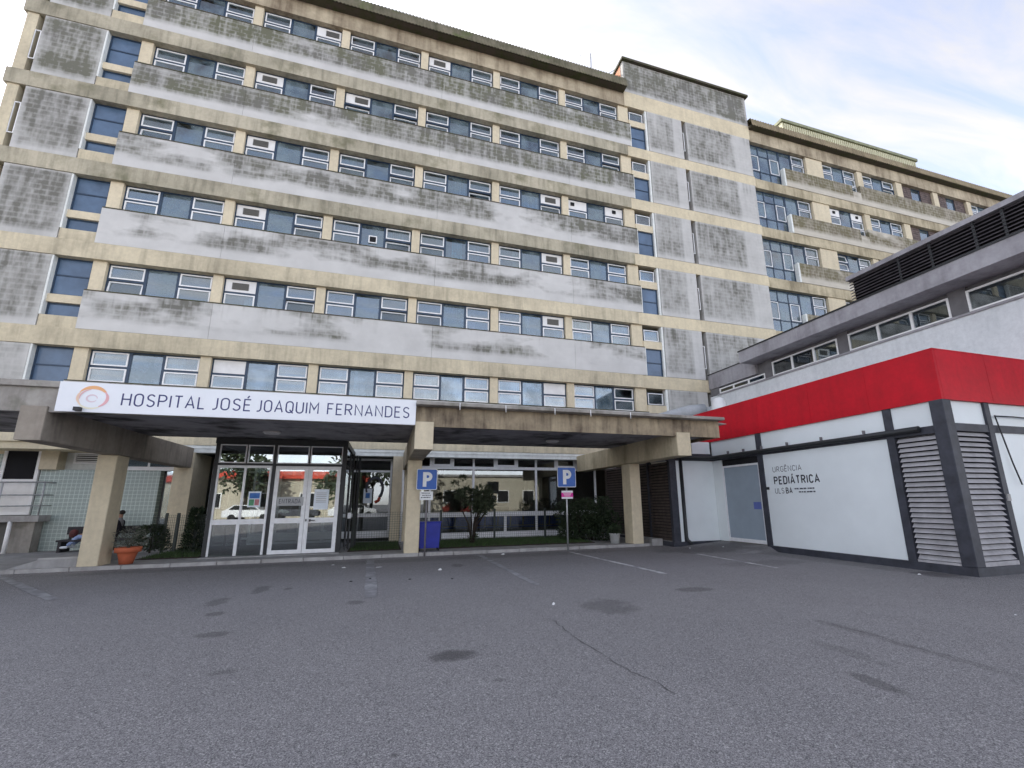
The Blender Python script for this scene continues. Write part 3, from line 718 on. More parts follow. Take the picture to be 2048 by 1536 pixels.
# ---- right wing
for k in range(1, 6):
    f = F(k); y = FY + .30
    simple_window('stair_glazing', XT1 + .02, 22.45, f + .02, f + WTOP, y, 'navy', 'glass_mid', hb, .06, bars=(f + .78, f + 1.92), vbars=(20.86, 21.64))
    for (a, b) in ((20.10, 20.82), (21.69, 22.38)):
        m = MB(); ring(m, a, b, f + .83, f + 1.87, .04, y - .012, y + .03); m.build('stair_sash', 'white', hb)
    simple_window('fixed_window', 22.47, 23.42, f + 1.27, f + WTOP, y, 'navy', 'glass_mid', hb, .05)
    simple_window('side_window', 23.44, 24.52, f + 1.27, f + WTOP, y, 'navy', 'glass', hb, .05, bars=(f + 1.95,))
    for (a, b) in ((1.98, 2.56), (1.33, 1.91)):
        m = MB(); ring(m, 23.50, 24.46, f + a, f + b, .04, y - .012, y + .03); m.build('side_sash', 'white', hb)
    box('wall_return', 22.46, 22.58, FY + .05, FY + .5, f + .012, f + 1.26, 'lintel', hb)
    p = box('parapet', 22.58, 28.18, FY + .05, FY + .25, f + .012, f + 1.26, 'parapet_wing', hb); p.color = (1.02, 1.0, 0, 1)
    p = box('parapet', 28.90, 40.2, FY + .05, FY + .25, f + .012, f + SILL, 'parapet_wing', hb); p.color = (.85, .8, 0, 1)
    p = box('parapet', 40.205, XW1, FY + .05, FY + .25, f + .012, f + SILL, 'parapet_wing', hb); p.color = (.8, .7, 0, 1)
    box('parapet', 28.18, 28.90, FY + .052, FY + .25, f + .012, f + .86, 'parapet_wing', hb).color = (.5, .5, 0, 1)
    for (a, b) in ((24.54, 25.92), (28.98, 29.46), (32.62, 33.2), (36.35, 36.85), (39.95, 40.42), (43.5, 44.0), (47.1, 47.6)):
        box('pillar', a, b, FY + .14, FY + .6, f + 1.26, f + WTOP + .02, 'pillar', hb)
    opts = {1: '', 2: 'ULs URs', 3: 'LLo ULo', 4: '', 5: ''}
    ribbon_window(25.92, f + SILL + .035, hb, y=FY + .32, st=opts[k], cur=[('b', 1.2, .8)], sx=3.05 / WW)
    m = MB(); ring(m, 28.02, 28.92, f + .88, f + 1.42, .05, FY + .28, FY + .36); o = m.build('low_window', 'white', hb)
    box('pane', 28.07, 28.87, FY + .31, FY + .32, f + .93, f + 1.37, 'glass', o)
    ribbon_window(29.48, f + SILL + .035, hb, y=FY + .32, st='LRo' if k == 1 else '', cur=[('w', .1, .9), ('b', 1.2, .8), ('w', 2.2, .9)] if k == 2 else [('b', 1.2, .8)], sx=3.13 / WW)
    for (a, b) in ((33.2, 36.35), (36.85, 39.95)):
        for i in range(7): box('wood_slat', a + .03, a + 1.08, FY + .28, FY + .33, f + SILL + .04 + i * .168, f + SILL + .19 + i * .168, 'slatdark', hb); box('wood_slat', b - 1.12, b - .03, FY + .28, FY + .33, f + SILL + .04 + i * .168, f + SILL + .19 + i * .168, 'slatdark', hb)
        simple_window('fixed_window', a + 1.10, b - 1.14, f + SILL, f + WTOP, FY + .32, 'navy', 'glass', hb, .05)
        box('blind', a + 1.15, b - 1.2, FY + .45, FY + .46, f + SILL, f + WTOP, CM['c'], hb)
    ribbon_window(40.42, f + SILL + .035, hb, y=FY + .32, cur=[('w', .1, .9), ('w', 2.2, .9)], sx=3.08 / WW)
    ribbon_window(44.0, f + SILL + .035, hb, y=FY + .32, cur=[('w', .1, .9)], sx=3.1 / WW)
ph = empty('roof_plant_room', 'pale yellow ribbed plant room with olive trim on the right wing roof', 'plant room', (25.3, 20.5, 24))
m = MB(); n = 66
for i in range(n):
    xa = 25.3 + i * (13.5 / n); m.box(xa, xa + 13.5 / n * .62, 20.48, 20.55, 24.0, 27.55)
m.box(25.3, 38.8, 20.55, 24, 24.0, 27.6); m.build('cladding', 'yellowclad', ph)
box('trim', 25.2, 38.9, 20.40, 24.1, 27.6, 27.82, 'greentrim', ph)
# antenna
an = empty('roof_antenna', 'thin mast with slanted boom above the main roof edge near the stair tower', 'antenna', (10.6, 20.6, 24.6))
MB().tube([(10.6, 20.6, 24.6), (10.6, 20.6, 28.6)], .035, 6).build('mast', 'galv', an)
MB().tube([(10.62, 20.6, 26.3), (13.3, 20.9, 29.2)], .026, 6).build('boom', 'galv', an)
MB().tube([(10.6, 20.6, 26.6), (9.7, 20.5, 28.4)], .014, 5).build('whip', 'galv', an)

# ------------------------------------------------------------------ ground floor of the hospital
GZ = 3.27
box('lintel', -7.25, XT0, FY - .01, FY + .5, GZ + .14, 3.53, 'lintel', hb)
box('lintel', -7.25, 8.75, FY + .02, FY + .5, GZ, GZ + .14, 'lintel', hb)
box('lintel', 8.75, 9.80, FY - .02, FY + .5, 2.88, GZ + .14, 'canopy_grey', hb)
# piers between the ground floor openings
box('pier', -6.92, -6.36, FY, FY + 1.6, PZ, GZ, 'pillar', hb)
box('pier', .22, .98, FY, FY + .9, PZ, GZ, 'pillar', hb)
MB().tube([(.62, FY - .06, PZ), (.62, FY - .06, 2.75)], .045, 10).build('downpipe', 'white', hb)
# hall behind the glass
box('hall_back_wall', -7.3, 11.5, 25.5, 25.7, PZ, 3.6, 'hall', hb)
box('hall_ceiling', -13.9, 15.0, FY + .5, 25.7, 3.54, 3.74, 'hall', hb)
box('hall_side_wall', -7.5, -7.31, 20.5, 25.5, PZ, 3.54, 'hall', hb)
box('hall_side_wall', 11.3, 11.5, FY + .5, 25.5, PZ, 3.54, 'hall', hb)
for (a, b) in ((2.6, 3.3), (6.9, 7.5)): box('hall_column', a, b, 22.6, 23.2, PZ, 3.54, 'hall', hb)
box('hall_counter', 3.9, 6.2, 23.6, 24.4, PZ, 1.25, 'slatdark', hb)
# big shopfront glazing
GY = 19.0

m = MB()
m.box(1.00, 9.05, GY, GY + .08, 3.40, 3.47).box(1.00, 9.05, GY, GY + .08, 2.83, 2.95).box(1.00, 9.05, GY - .01, GY + .09, .92, 1.10).box(1.00, 9.05, GY - .01, GY + .09, PZ, .31)
for xx in (1.70, 3.46, 6.20, 9.0): m.box(xx - .045, xx + .045, GY + .004, GY + .076, .31, 3.40)
for xx in (2.60, 4.36, 5.35, 7.10, 8.09): m.box(xx - .04, xx + .04, GY + .004, GY + .076, 2.95, 3.40)
for xx in (2.14, 4.83): m.box(xx - .05, xx + .05, GY + .004, GY + .076, .31, .92)
sf = m.build('shopfront', 'alu', hb)
for (a, b) in ((1.02, 1.66), (1.75, 3.41), (3.51, 6.15), (6.25, 8.95)):
    box('pane', a, b, GY + .03, GY + .042, 1.10, 2.83, 'glass_shop', sf)
for (a, b) in ((1.02, 2.09), (2.19, 3.41), (3.51, 4.78), (4.88, 6.15), (6.25, 8.95)): box('pane', a, b, GY + .03, GY + .042, .31, .92, 'glass_shop', sf)
for i, (a, b) in enumerate(((1.75, 2.56), (2.64, 3.41), (3.51, 4.32), (4.40, 5.31), (5.39, 6.15), (6.25, 7.06), (7.14, 8.05), (8.13, 8.95))):
    if i in (0, 3, 6):
        m = MB(); ring(m, a, b, 2.95, 3.40, .085, GY - .02, GY + .05); m.build('top_sash', 'alu', sf)
    box('pane', a, b, GY + .03, GY + .042, 2.95, 3.40, 'glass_shop', sf)
# window right of the vestibule
w2 = simple_window('tall_window', -1.40, .21, .20, 3.22, 19.15, 'alu', 'glass_shop', hb, .08, bars=(1.07, 2.73))
m = MB().box(-1.32, .13, 19.13, 19.2, .28, .46); m.build('bottom_rail', 'alu', w2)
m = MB().box(-1.32, .13, 19.13, 19.2, .98, 1.03); m.build('middle_rail', 'alu', w2)
m = MB(); pts = []
for i in range(22):
    t = R_(200 - i * 12); pts.append((-.42 + .30 * math.cos(t), 19.165, 2.05 + .42 * math.sin(t)))
m.tube(pts, .055, 6); m.build('window_emblem', 'lettergrey', w2)
m = MB(); m.tube([(-.38, 19.165, 1.52), (-.25, 19.165, 1.60), (-.22, 19.165, 1.72)], .06, 6); m.build('window_emblem_tip', 'redroof', w2)
# strip of glazing left of the vestibule
w3 = simple_window('tall_window', -6.34, -4.70, .20, 3.22, 20.3, 'alu', 'glass_shop', hb, .08, bars=(1.07, 2.73))
# left ground floor: tile wall, high strip window, glass return, staff door
box('tile_wall', -11.02, -7.66, 19.5, 19.8, PZ, 2.70, 'tile', hb)
box('tile_cap', -9.45, -6.93, 19.44, 19.85, 2.70, 2.78, 'white', hb)
simple_window('strip_window', -9.40, -6.94, 2.78, 3.30, 19.6, 'white', 'glass', hb, .06, vbars=(-8.1,))
box('side_glass', -7.58, -6.93, 19.75, 19.77, PZ, 2.70, 'glass_mid', hb)
box('wall_return', -7.66, -7.60, 19.8, 21.5, PZ, 2.70, 'greywall', hb)
box('upper_wall', -13.9, -7.30, 19.78, 20.0, 2.70, 3.6, 'lintel', hb)
box('pier', -11.02, -10.55, 19.35, 19.78, 2.70, 3.6, 'pillar', hb)
box('lintel', -13.9, -7.26, FY + .05, 20.1, 3.30, 3.53, 'beam_clean', hb)
m = MB(); ring(m, -10.32, -9.62, 2.93, 3.30, .05, 19.72, 19.78)
vg = m.build('vent_grille', 'white', hb)
for i in range(4): box('vent_slat', -10.27, -9.67, 19.73, 19.77, 3.0 + i * .068, 3.03 + i * .068, 'white', vg)
box('vent_back', -10.27, -9.67, 19.771, 19.779, 2.98, 3.25, 'dark', vg)
box('tile_wall', -16, -12.05, 19.5, 19.8, PZ, 3.2, 'tile', hb)
box('upper_wall', -16, -11.95, 19.45, 19.8, 3.2, 3.53, 'beam_clean', hb)
m = MB(); ring(m, -12.02, -11.04, 1.24, 3.62, .09, 19.42, 19.5); m.box(-11.93, -11.13, 19.43, 19.49, 2.28, 2.38)
sd_ = m.build('staff_door', 'white', hb)
box('door_glass', -11.93, -11.13, 19.45, 19.46, 2.38, 3.53, 'dark', sd_); box('door_panel', -11.93, -11.13, 19.44, 19.47, 1.33, 2.28, 'board', sd_)
box('door_back', -12.05, -11.02, 19.52, 19.75, PZ, 3.6, 'room', hb)

# ================================================================== ENTRANCE CANOPY
ca = empty('entrance_canopy', 'stained concrete entrance canopy on cream pillars in front of the hospital doors', 'canopy', (0, 14, 0))
CX0, CX1 = -15.0, 9.45
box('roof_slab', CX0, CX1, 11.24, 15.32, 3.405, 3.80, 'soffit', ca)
box('roof_edge', CX0 - .05, .592, 11.12, 15.40, 3.80, 3.925, 'canopy_grey', ca, .01); box('roof_edge', .596, CX1 + .02, 10.93, 15.40, 3.80, 3.885, 'canopy_grey', ca, .01)
box('fascia', CX0, .58, 11.20, 11.238, 3.31, 3.798, 'canopy_grey', ca)
box('fascia', .582, CX1, 11.20, 11.238, 3.31, 3.798, 'canopy_fascia', ca)
box('fascia', CX1 - .04, CX1 + .006, 11.24, 15.3, 3.31, 3.798, 'canopy_fascia', ca)
m = MB(); m.quadbox([(CX1 + .03, 11.5, 3.76), (10.05, 11.55, 3.80), (10.05, 11.9, 3.80), (CX1 + .03, 13.6, 3.76), (CX1 + .03, 11.5, 3.86), (10.05, 11.55, 3.815), (10.05, 11.9, 3.815), (CX1 + .03, 13.6, 3.86)])
m.build('gutter_end', 'canopy_grey', ca)
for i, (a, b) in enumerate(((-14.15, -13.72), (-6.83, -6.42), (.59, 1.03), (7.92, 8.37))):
    box('beam', a, b, 11.16 if i < 3 else 11.18, FY + .02, 2.745, 3.42, 'canopy_shade_tone' if i in (0, 1) else ('canopy_beam' if i == 2 else 'beam_dirty'), ca, .012)
    if i in (2, 3): box('beam_end', a + .004, b - .004, 11.15, 11.178, 2.75, 3.415, 'beam_clean' if i == 3 else 'pillar', ca)
    if i == 1: box('beam_end', a + .004, b - .004, 11.15, 11.158, 2.75, 3.415, 'canopy_shade_tone', ca)  # end face carries the same painted-in shade as its beam
    box('pillar', a + (0, -.07, 0, .06)[i], b + (0, -.07, -.03, 0)[i], 14.06, 14.64, PZ, 2.745, 'pillar', ca, .015)
for xx in (1.62, 2.78, 4.10, 5.12, 6.32): MB().tube([(xx, 10.915, 3.88), (xx, 10.91, 3.70)], .011, 6).build('drip_spout', 'white', ca)
m = MB().lathe([(.05, 3.405), (.20, 3.40), (.22, 3.375), (.17, 3.335), (.06, 3.315), (.01, 3.312)][::-1], 5.0, 13.6, 20); m.build('ceiling_lamp', 'lampglass', ca)
m = MB().lathe([(.05, 3.405), (.20, 3.40), (.22, 3.375), (.17, 3.335), (.06, 3.315), (.01, 3.312)][::-1], -3.0, 13.6, 20); m.build('ceiling_lamp', 'lampglass', ca)

# hospital name sign on the canopy
SX0, SX1, SZ0, SZ1, SYY = -6.255, .585, 3.315, 3.915, 11.06
hs = empty('hospital_sign', 'long white name sign with dark blue lettering on the canopy front', 'sign', (SX0, SYY, SZ0))
box('board', SX0, SX1, SYY, SYY + .055, SZ0, SZ1, 'signwhite', hs)
for wd_, xa, xb in (('HOSPITAL', -5.205, -3.775), ('JOSÉ', -3.645, -2.915), ('JOAQUIM', -2.81, -1.565), ('FERNANDES', -1.365, .425)):
    stroke_text(wd_, .245, .115, xb - xa, hs, (xa, SYY, 3.482 + (.0 if True else 0)), (1, 0, 0), (0, -1, 0), 'signblue')
def arc(mb, cx, cz, rx, rz, a0, a1, w0, w1, y, n=18):
    L = []
    for i in range(n + 1):
        t = R_(a0 + (a1 - a0) * i / n); w_ = w0 + (w1 - w0) * math.sin(math.pi * i / n)
        L.append(((cx + (rx + w_) * math.cos(t), y, cz + (rz + w_) * math.sin(t)), (cx + (rx - w_) * math.cos(t), y, cz + (rz - w_) * math.sin(t))))
    for i in range(n): mb.poly([L[i][1], L[i][0], L[i + 1][0], L[i + 1][1]])
lx, lz = -5.70, 3.605
for (rx, rz, a0, a1, w0, w1, mt, dy) in ((.245, .215, 20, 150, .008, .035, 'orange', .004), (.25, .20, -60, 40, .008, .028, 'logopink', .005), (.235, .20, 140, 225, .006, .022, 'logopeach', .005),
                                         (.24, .215, 200, 310, .004, .018, 'logopale', .004), (.085, .07, 0, 330, .006, .016, 'logomauve', .005), (.20, .17, 100, 190, .004, .012, 'logopink', .007)):
    m = MB(); arc(m, lx + (0 if mt != 'logomauve' else .0), lz + (-.01 if mt == 'logomauve' else 0) + (.07 if rz == .085 else 0), rx, rz, a0, a1, w0, w1, SYY - dy); m.build('logo_stroke', mt, hs)
box('floodlight', -5.92, -5.82, SYY - .10, SYY - .004, 3.325, 3.40, 'black', hs)

# ================================================================== VESTIBULE
VX0, VX1, VY = -4.70, -1.20, 15.10
ve = empty('entrance_vestibule', 'glazed entrance vestibule with silver double doors under the canopy', 'entrance', (-3, VY, PZ))
box('floor_slab', VX0, VX1, VY - .25, FY + .5, PZ - .01, PZ + .025, 'pavement', ve)
VB = PZ + .03
for (a, b) in ((VX0, VX0 + .10), (-3.205, -3.125), (VX1 - .12, VX1)): box('frame_post', a, b, VY - .02, VY + .10, VB, 3.28, 'black', ve)
box('frame_beam', VX0 + .10, -3.205, VY - .012, VY + .09, 2.60, 2.665, 'black', ve); box('frame_beam', -3.125, VX1 - .12, VY - .012, VY + .09, 2.60, 2.665, 'black', ve)
box('roof', VX0 - .02, VX1 + .02, VY - .03, FY, 3.22, 3.38, 'black', ve)
for (a, b) in ((VX0 + .1, -3.92), (-3.88, -3.205), (-3.125, -2.26), (-2.22, VX1 - .12)):
    m = MB(); ring(m, a, b, 2.665, 3.20, .03, VY, VY + .05); o = m.build('top_light', 'alu', ve)
    box('pane', a + .03, b - .03, VY + .02, VY + .03, 2.695, 3.17, 'glass_vest', o)
m = MB(); m.box(VX0 + .10, -3.22, VY - .005, VY + .05, 2.53, 2.60).box(VX0 + .10, -3.22, VY - .005, VY + .05, .95, 1.09).box(-3.93, -3.87, VY, VY + .045, .95, 2.53).box(-3.96, -3.88, VY, VY + .045, VB, .95).box(-3.28, -3.22, VY, VY + .045, VB, 2.53).box(VX0 + .10, VX0 + .15, VY, VY + .045, VB, 2.53)
o = m.build('fixed_panel', 'alu', ve)
for (a, b, c, d) in ((VX0 + .15, -3.93, 1.09, 2.53), (-3.87, -3.28, 1.09, 2.53), (VX0 + .15, -3.96, VB, .95), (-3.88, -3.28, VB, .95)): box('pane', a, b, VY + .02, VY + .03, c, d, 'glass_vest', o)
for j, (a, b) in enumerate(((-3.115, -2.235), (-2.225, -1.335))):
    m = MB(); ring(m, a, b, VB, 2.59, .105, VY - .005, VY + .05); m.box(a + .105, b - .105, VY - .002, VY + .045, .955, 1.10)
    d = m.build('door', 'alu', ve)
    box('pane', a + .105, b - .105, VY + .02, VY + .03, 1.10, 2.485, 'glass_vest', d); box('pane', a + .105, b - .105, VY + .02, VY + .03, VB + .105, .955, 'glass_vest', d)
    if j == 1:
        m = MB(); m.box(a + .03, a + .06, VY - .03, VY - .006, 1.0, 1.06).box(a + .13, a + .17, VY - .05, VY - .006, .99, 1.06).box(a + .13, a + .29, VY - .055, VY - .035, 1.012, 1.035); m.build('handle', 'black', d)
    else:
        box('lettering_band', a + .12, b - .06, VY - .008, VY + .012, 1.45, 1.70, 'entband', d)
        stroke_text('ENTRADA', .115, .15, .56, d, (a + .18, VY - .0085, 1.52), (1, 0, 0), (0, -1, 0), 'lettergrey')
# vestibule sides
for xx in (VX0, VX1 - .05):
    o = MB().box(xx, xx + .05, VY + .1, VY + .16, VB, 3.2).box(xx, xx + .05, FY - .1, FY - .02, VB, 3.2).box(xx, xx + .05, VY + 1.7, VY + 1.76, VB, 3.2).box(xx, xx + .05, VY + .16, FY - .1, 2.6, 2.68).build('side_frame', 'black', ve)
    box('pane', xx + .02, xx + .03, VY + .16, FY - .1, VB, 2.6, 'glass_vest', o)
    box('pane', xx + .02, xx + .03, VY + .16, FY - .1, 2.68, 3.2, 'glass_vest', o)
# inner doors of the vestibule
m = MB(); ring(m, -4.55, -1.30, VB, 2.9, .08, FY + .3, FY + .36)
for xx in (-3.7, -2.95, -2.15): m.box(xx - .05, xx + .05, FY + .3, FY + .36, VB + .08, 2.82)
m.box(-4.47, -1.38, FY + .302, FY + .358, .22, .50); m.box(-4.47, -1.38, FY + .302, FY + .358, 2.2, 2.28)
o = m.build('inner_doors', 'alu', ve); box('pane', -4.47, -1.38, FY + .325, FY + .335, .5, 2.82, 'glass_shop', o)
# folding gate pushed open at the right side
gt = empty('folding_gate', 'dark folding metal gate pushed open beside the vestibule doors', 'gate', (-.95, 15.3, PZ))
for i, (gx, gy) in enumerate(((-1.10, 15.25), (-1.03, 15.55), (-1.08, 15.9), (-.98, 16.2), (-.92, 16.5), (-.90, 16.8))):
    box('gate_bar', gx, gx + .035, gy, gy + .03, PZ + .05, 3.05, 'black', gt)
box('gate_lock', -1.06, -.96, 15.24, 15.30, 1.05, 1.22, 'galv', gt)
for zz in (.25, 2.55): MB().tube([(-1.08, 15.26, zz), (-1.01, 15.56, zz + .05), (-1.06, 15.92, zz), (-.97, 16.22, zz + .05), (-.9, 16.82, zz)], .014, 6).build('gate_rail', 'black', gt)
# notices stuck on the glass
def notice(name, label, x0, x1, z0, z1, y, parts, cat='notice'):
    o = box(name, x0, x1, y, y + .004, z0, z1, 'paper'); tag(o, label, cat)
    for (a, b, c, d, mt) in parts: box('print', x0 + a * (x1 - x0), x0 + b * (x1 - x0), y - .0025, y - .0005, z0 + c * (z1 - z0), z0 + d * (z1 - z0), mt, o)
notice('poster', 'small colourful poster with blue top on the vestibule side glass', -3.74, -3.42, 1.42, 1.86, VY - .012, [(.1, .9, .55, .9, 'paperblue'), (.1, .5, .1, .5, 'papergreen'), (.55, .9, .12, .5, 'paperpink')], 'poster')
notice('paper_notice', 'pale paper notice taped on the right entrance door glass', -2.02, -1.62, 1.33, 1.92, VY - .012, [(.15, .85, .8 - .09 * i, .83 - .09 * i, 'entband') for i in range(6)] + [(.1, .9, .46, .5, 'reflect')])
notice('paper_notice', 'pale blue sheet stuck on the tall window beside the vestibule', -.82, -.50, 1.50, 2.05, 19.13, [(.25, .75, .35, .7, 'paperblue')])

# ================================================================== RED-TRIMMED EMERGENCY BUILDING ON THE RIGHT
RX, RY = 11.0, 6.30                     # west face plane and south face plane
rb = empty('paediatric_emergency_building', 'low white building with deep red fascia and louvred corner at the right', 'building', (RX, RY, 0))
YE = 13.55                              # north-west step
box('roof_slab', RX + .05, 30, RY + .05, FY - .1, 3.45, 4.45, 'greyband', rb)
# plinth
box('plinth', RX - .06, RX + .10, RY - .06, 11.30, -.02, .165, 'charcoal', rb)
box('plinth', RX + .10, 30, RY - .06, RY + .10, -.02, .165, 'charcoal', rb)
box('plinth', 9.14, RX, YE - .07, YE + .10, -.02, .15, 'charcoal', rb)
box('plinth', 9.14, 9.30, YE + .10, 18.4, -.02, .15, 'charcoal', rb)
# ramp of asphalt up to the side door
MB().quadbox([(9.3, 11.0, -.01), (RX, 11.0, -.01), (RX, YE - .07, -.01), (9.3, YE - .07, -.01), (9.9, 11.4, .005), (RX, 11.3, .13), (RX, YE - .07, .13), (10.0, YE - .07, .06)]).build('door_ramp', 'asphalt', rb)
# red fascia panels with fine joints
def yseq(a, b, n): return [a + (b - a) * i / n for i in range(n + 1)]
ys = [RY - .06, 7.75, 9.35, 11.2, 13.3, 15.4, 18.3]
for i in range(len(ys) - 1): box('red_panel', RX - .05, RX + .02, ys[i] + .002, ys[i + 1] - .002, 3.51, 4.60, 'red', rb)
xs_ = [RX + .02, 12.6, 14.4, 16.4, 19, 22, 26, 30]
for i in range(len(xs_) - 1): box('red_panel', xs_[i] + .004, xs_[i + 1] - .004, RY - .06, RY + .01, 3.51, 4.60, 'red', rb)
box('red_cap', RX - .055, RX + .3, RY - .065, 18.3, 4.60, 4.625, 'red', rb); box('red_cap', RX + .3, 30, RY - .065, RY + .3, 4.60, 4.625, 'red', rb)
# steel posts (west face)
box('corner_post', RX - .06, RX + .20, RY - .06, RY + .20, .165, 3.51, 'charcoal', rb, .01)
box('steel_post', RX - .03, RX + .12, 7.33, 7.50, .165, 3.51, 'charcoal', rb)
box('steel_post', RX - .03, RX + .12, 11.24, 11.43, .02, 3.51, 'charcoal', rb)
box('steel_rail', RX - .02, RX + .10, RY + .2, YE, 2.83, 2.99, 'charcoal', rb)
# white panels
box('white_panel', RX + .02, RX + .10, RY + .20, 7.33, 2.99, 3.51, 'redwhite', rb)
box('white_panel', RX + .02, RX + .10, 7.50, 11.24, 2.99, 3.51, 'redwhite', rb)
box('white_panel', RX + .02, RX + .10, 11.43, YE, 2.99, 3.51, 'redwhite', rb)
wp = box('white_panel', RX + .01, RX + .10, 7.50, 11.24, .165, 2.83, 'redwhite', rb)
for body, cap, wt, ya, yb, zz, mt in (('URGÊNCIA', .145, .12, 10.92, 9.93, 2.287, 'lettergrey'), ('PEDIÁTRICA', .20, .19, 10.91, 9.42, 1.935, 'letterblack'), ('ULS', .145, .12, 10.92, 10.61, 1.667, 'lettergrey'), ('BA', .145, .19, 10.53, 10.33, 1.667, 'letterblack')):
    stroke_text(body, cap, wt, ya - yb, wp, (RX + .01, ya, zz), (0, -1, 0), (-1, 0, 0), mt)
for zz, ya, yb in ((1.765, 10.23, 9.57), (1.675, 10.10, 9.58)):
    y = ya
    while y > yb:
        l = random.uniform(.03, .09); box('small_print', RX - .001, RX + .008, y - l, y, zz, zz + .035, 'lettergrey', wp); y -= l + random.uniform(.015, .05)
box('call_button', RX - .04, RX + .009, 11.13, 11.20, 1.78, 1.86, 'black', rb)
# louvred openings at the corner
def louvre(name, parent, x0, x1, y0, y1, z0, z1, n, mat, face, depth=.09, frame='charcoal', th=.018):
    """slats tilted outwards; face 'W' looks along -x, 'S' along -y"""
    me = None
    o = box(name, (x0 + .10 if face == 'W' else x0), x1, (y0 if face == 'W' else y0 + .10), y1, z0, z1, 'dark', parent)
    p = (z1 - z0) / n
    for i in range(n):
        z = z0 + p * i + p * .06; m = MB(); hgt = p * .78
        if face == 'W': m.quadbox([(x0 - .0, y0, z), (x0 + .02, y0, z - .0), (x0 + .02, y1, z), (x0, y1, z), (x0 + depth - .02, y0, z + hgt), (x0 + depth, y0, z + hgt), (x0 + depth, y1, z + hgt), (x0 + depth - .02, y1, z + hgt)])
        else: m.quadbox([(x0, y0, z), (x1, y0, z), (x1, y0 + .02, z), (x0, y0 + .02, z), (x0, y0 + depth - .02, z + hgt), (x1, y0 + depth - .02, z + hgt), (x1, y0 + depth, z + hgt), (x0, y0 + depth, z + hgt)])
        if me is None:
            s_ = m.build('slat', mat, o); me = s_.data; base = Vector(s_.location)
        else:
            s_ = bpy.data.objects.new('slat', me); C.objects.link(s_); s_.parent = o; s_.location = base + Vector((0, 0, p * i))
    return o
louvre('louvre', rb, RX - .01, RX + .16, RY + .22, 7.31, .22, 2.81, 24, 'louvre', 'W')
louvre('louvre', rb, RX + .22, 12.28, RY - .01, RY + .16, .26, 2.86, 24, 'louvre', 'S')
box('louvre_sill', RX - .03, RX + .06, RY + .22, 7.31, .168, .215, 'louvre', rb); box('louvre_sill', RX + .22, 12.28, RY - .03, RY + .06, .168, .25, 'louvre', rb)
# south face right of the corner
box('steel_rail', RX + .20, 30, RY - .02, RY + .10, 2.86, 3.02, 'charcoal', rb)
box('white_panel', RX + .20, 12.30, RY + .02, RY + .10, 3.02, 3.51, 'redwhite', rb)
box('steel_post', 12.30, 12.46, RY - .03, RY + .12, .165, 3.51, 'charcoal', rb)
box('white_panel', 12.46, 30, RY + .02, RY + .10, 3.02, 3.51, 'redwhite', rb)
box('white_panel', 12.46, 30, RY + .01, RY + .10, .165, 2.86, 'redwhite', rb)
MB().tube([(12.56, RY - .04, 3.22), (13.2, RY - .04, 3.23), (14.5, RY - .04, 3.2)], .014, 6).build('cable', 'black', rb)
MB().tube([(12.56, RY - .04, 3.24), (12.62, RY - .05, 2.9), (12.78, RY - .05, 2.2), (12.92, RY - .05, 1.75)], .014, 6).build('cable', 'black', rb)
box('junction_box', 12.33, 12.43, RY - .06, RY - .031, 1.42, 1.56, 'kerb', rb)
# side door bay
box('door_header', RX + .05, RX + .12, 11.43, YE, 2.60, 2.83, 'dark', rb)
m = MB(); ringX(m, 11.45, 13.10, .17, 2.62, .06, RX + .02, RX + .09); m.box(RX + .018, RX + .088, 11.51, 13.04, .23, .28)
dr = m.build('side_door', 'alu', rb)
box('door_leaf', RX + .04, RX + .07, 11.51, 13.04, .28, 2.56, 'doorgrey', dr)
box('blue_label', RX + .034, RX + .039, 11.56, 11.86, 1.20, 1.42, 'filmblue', dr)
box('white_panel', RX + .01, RX + .10, 13.10, YE, .15, 2.83, 'redwhite', rb)
# panel that faces the car park, dark trim, downpipe
box('white_panel', 9.70, RX - .0, YE - .02, YE + .08, .15, 2.83, 'redwhite', rb)
box('white_trim', 9.46, 9.59, YE - .02, YE + .08, .15, 2.83, 'redwhite', rb)
box('steel_post', 9.20, 9.46, YE - .03, YE + .10, .15, 2.83, 'charcoal', rb)
box('steel_post', 9.59, 9.70, YE, YE + .08, .15, 2.83, 'charcoal', rb)
MB().tube([(9.645, YE - .07, 2.95), (9.645, YE - .07, .30), (9.66, YE - .10, .20), (9.70, YE - .25, .10)], .048, 10).build('downpipe', 'black', rb)
box('steel_rail', 9.15, RX, YE - .04, YE + .10, 2.83, 2.99, 'charcoal', rb)
MB().tube([(9.4, YE - .14, 2.93), (10.6, YE - .16, 2.93), (10.86, YE - .3, 2.93), (10.90, 13.0, 2.94), (10.90, 8.6, 2.94), (10.90, 6.75, 2.95)], .062, 10).build('gutter_pipe', 'black', rb)
for yy in (12.6, 11.9, 11.15, 10.2, 9.1, 7.95): box('pipe_clip', 10.86, 10.94, yy - .012, yy + .012, 2.90, 3.09, 'polegrey', rb)
box('dark_soffit', 9.2, RX, YE - .02, 16, 3.0, 3.08, 'charcoal', rb)
box('white_panel', 10.2, RX - .06, YE, YE + .08, 3.08, 3.51, 'redwhite', rb)
# brown louvre wall beside the canopy pillar
o = louvre('louvre', rb, 9.19, 9.40, YE + .12, 14.85, .17, 2.80, 26, 'brownlouvre', 'W', .05)
o = louvre('louvre', rb, 9.19, 9.40, 14.95, 18.42, .20, 2.86, 26, 'brownlouvre', 'W', .05)
box('steel_post', 9.17, 9.30, 14.85, 14.95, .15, 2.88, 'charcoal', rb)
box('white_plinth_block', 8.70, 9.12, 14.1, 14.75, 0, .22, 'kerb', rb)
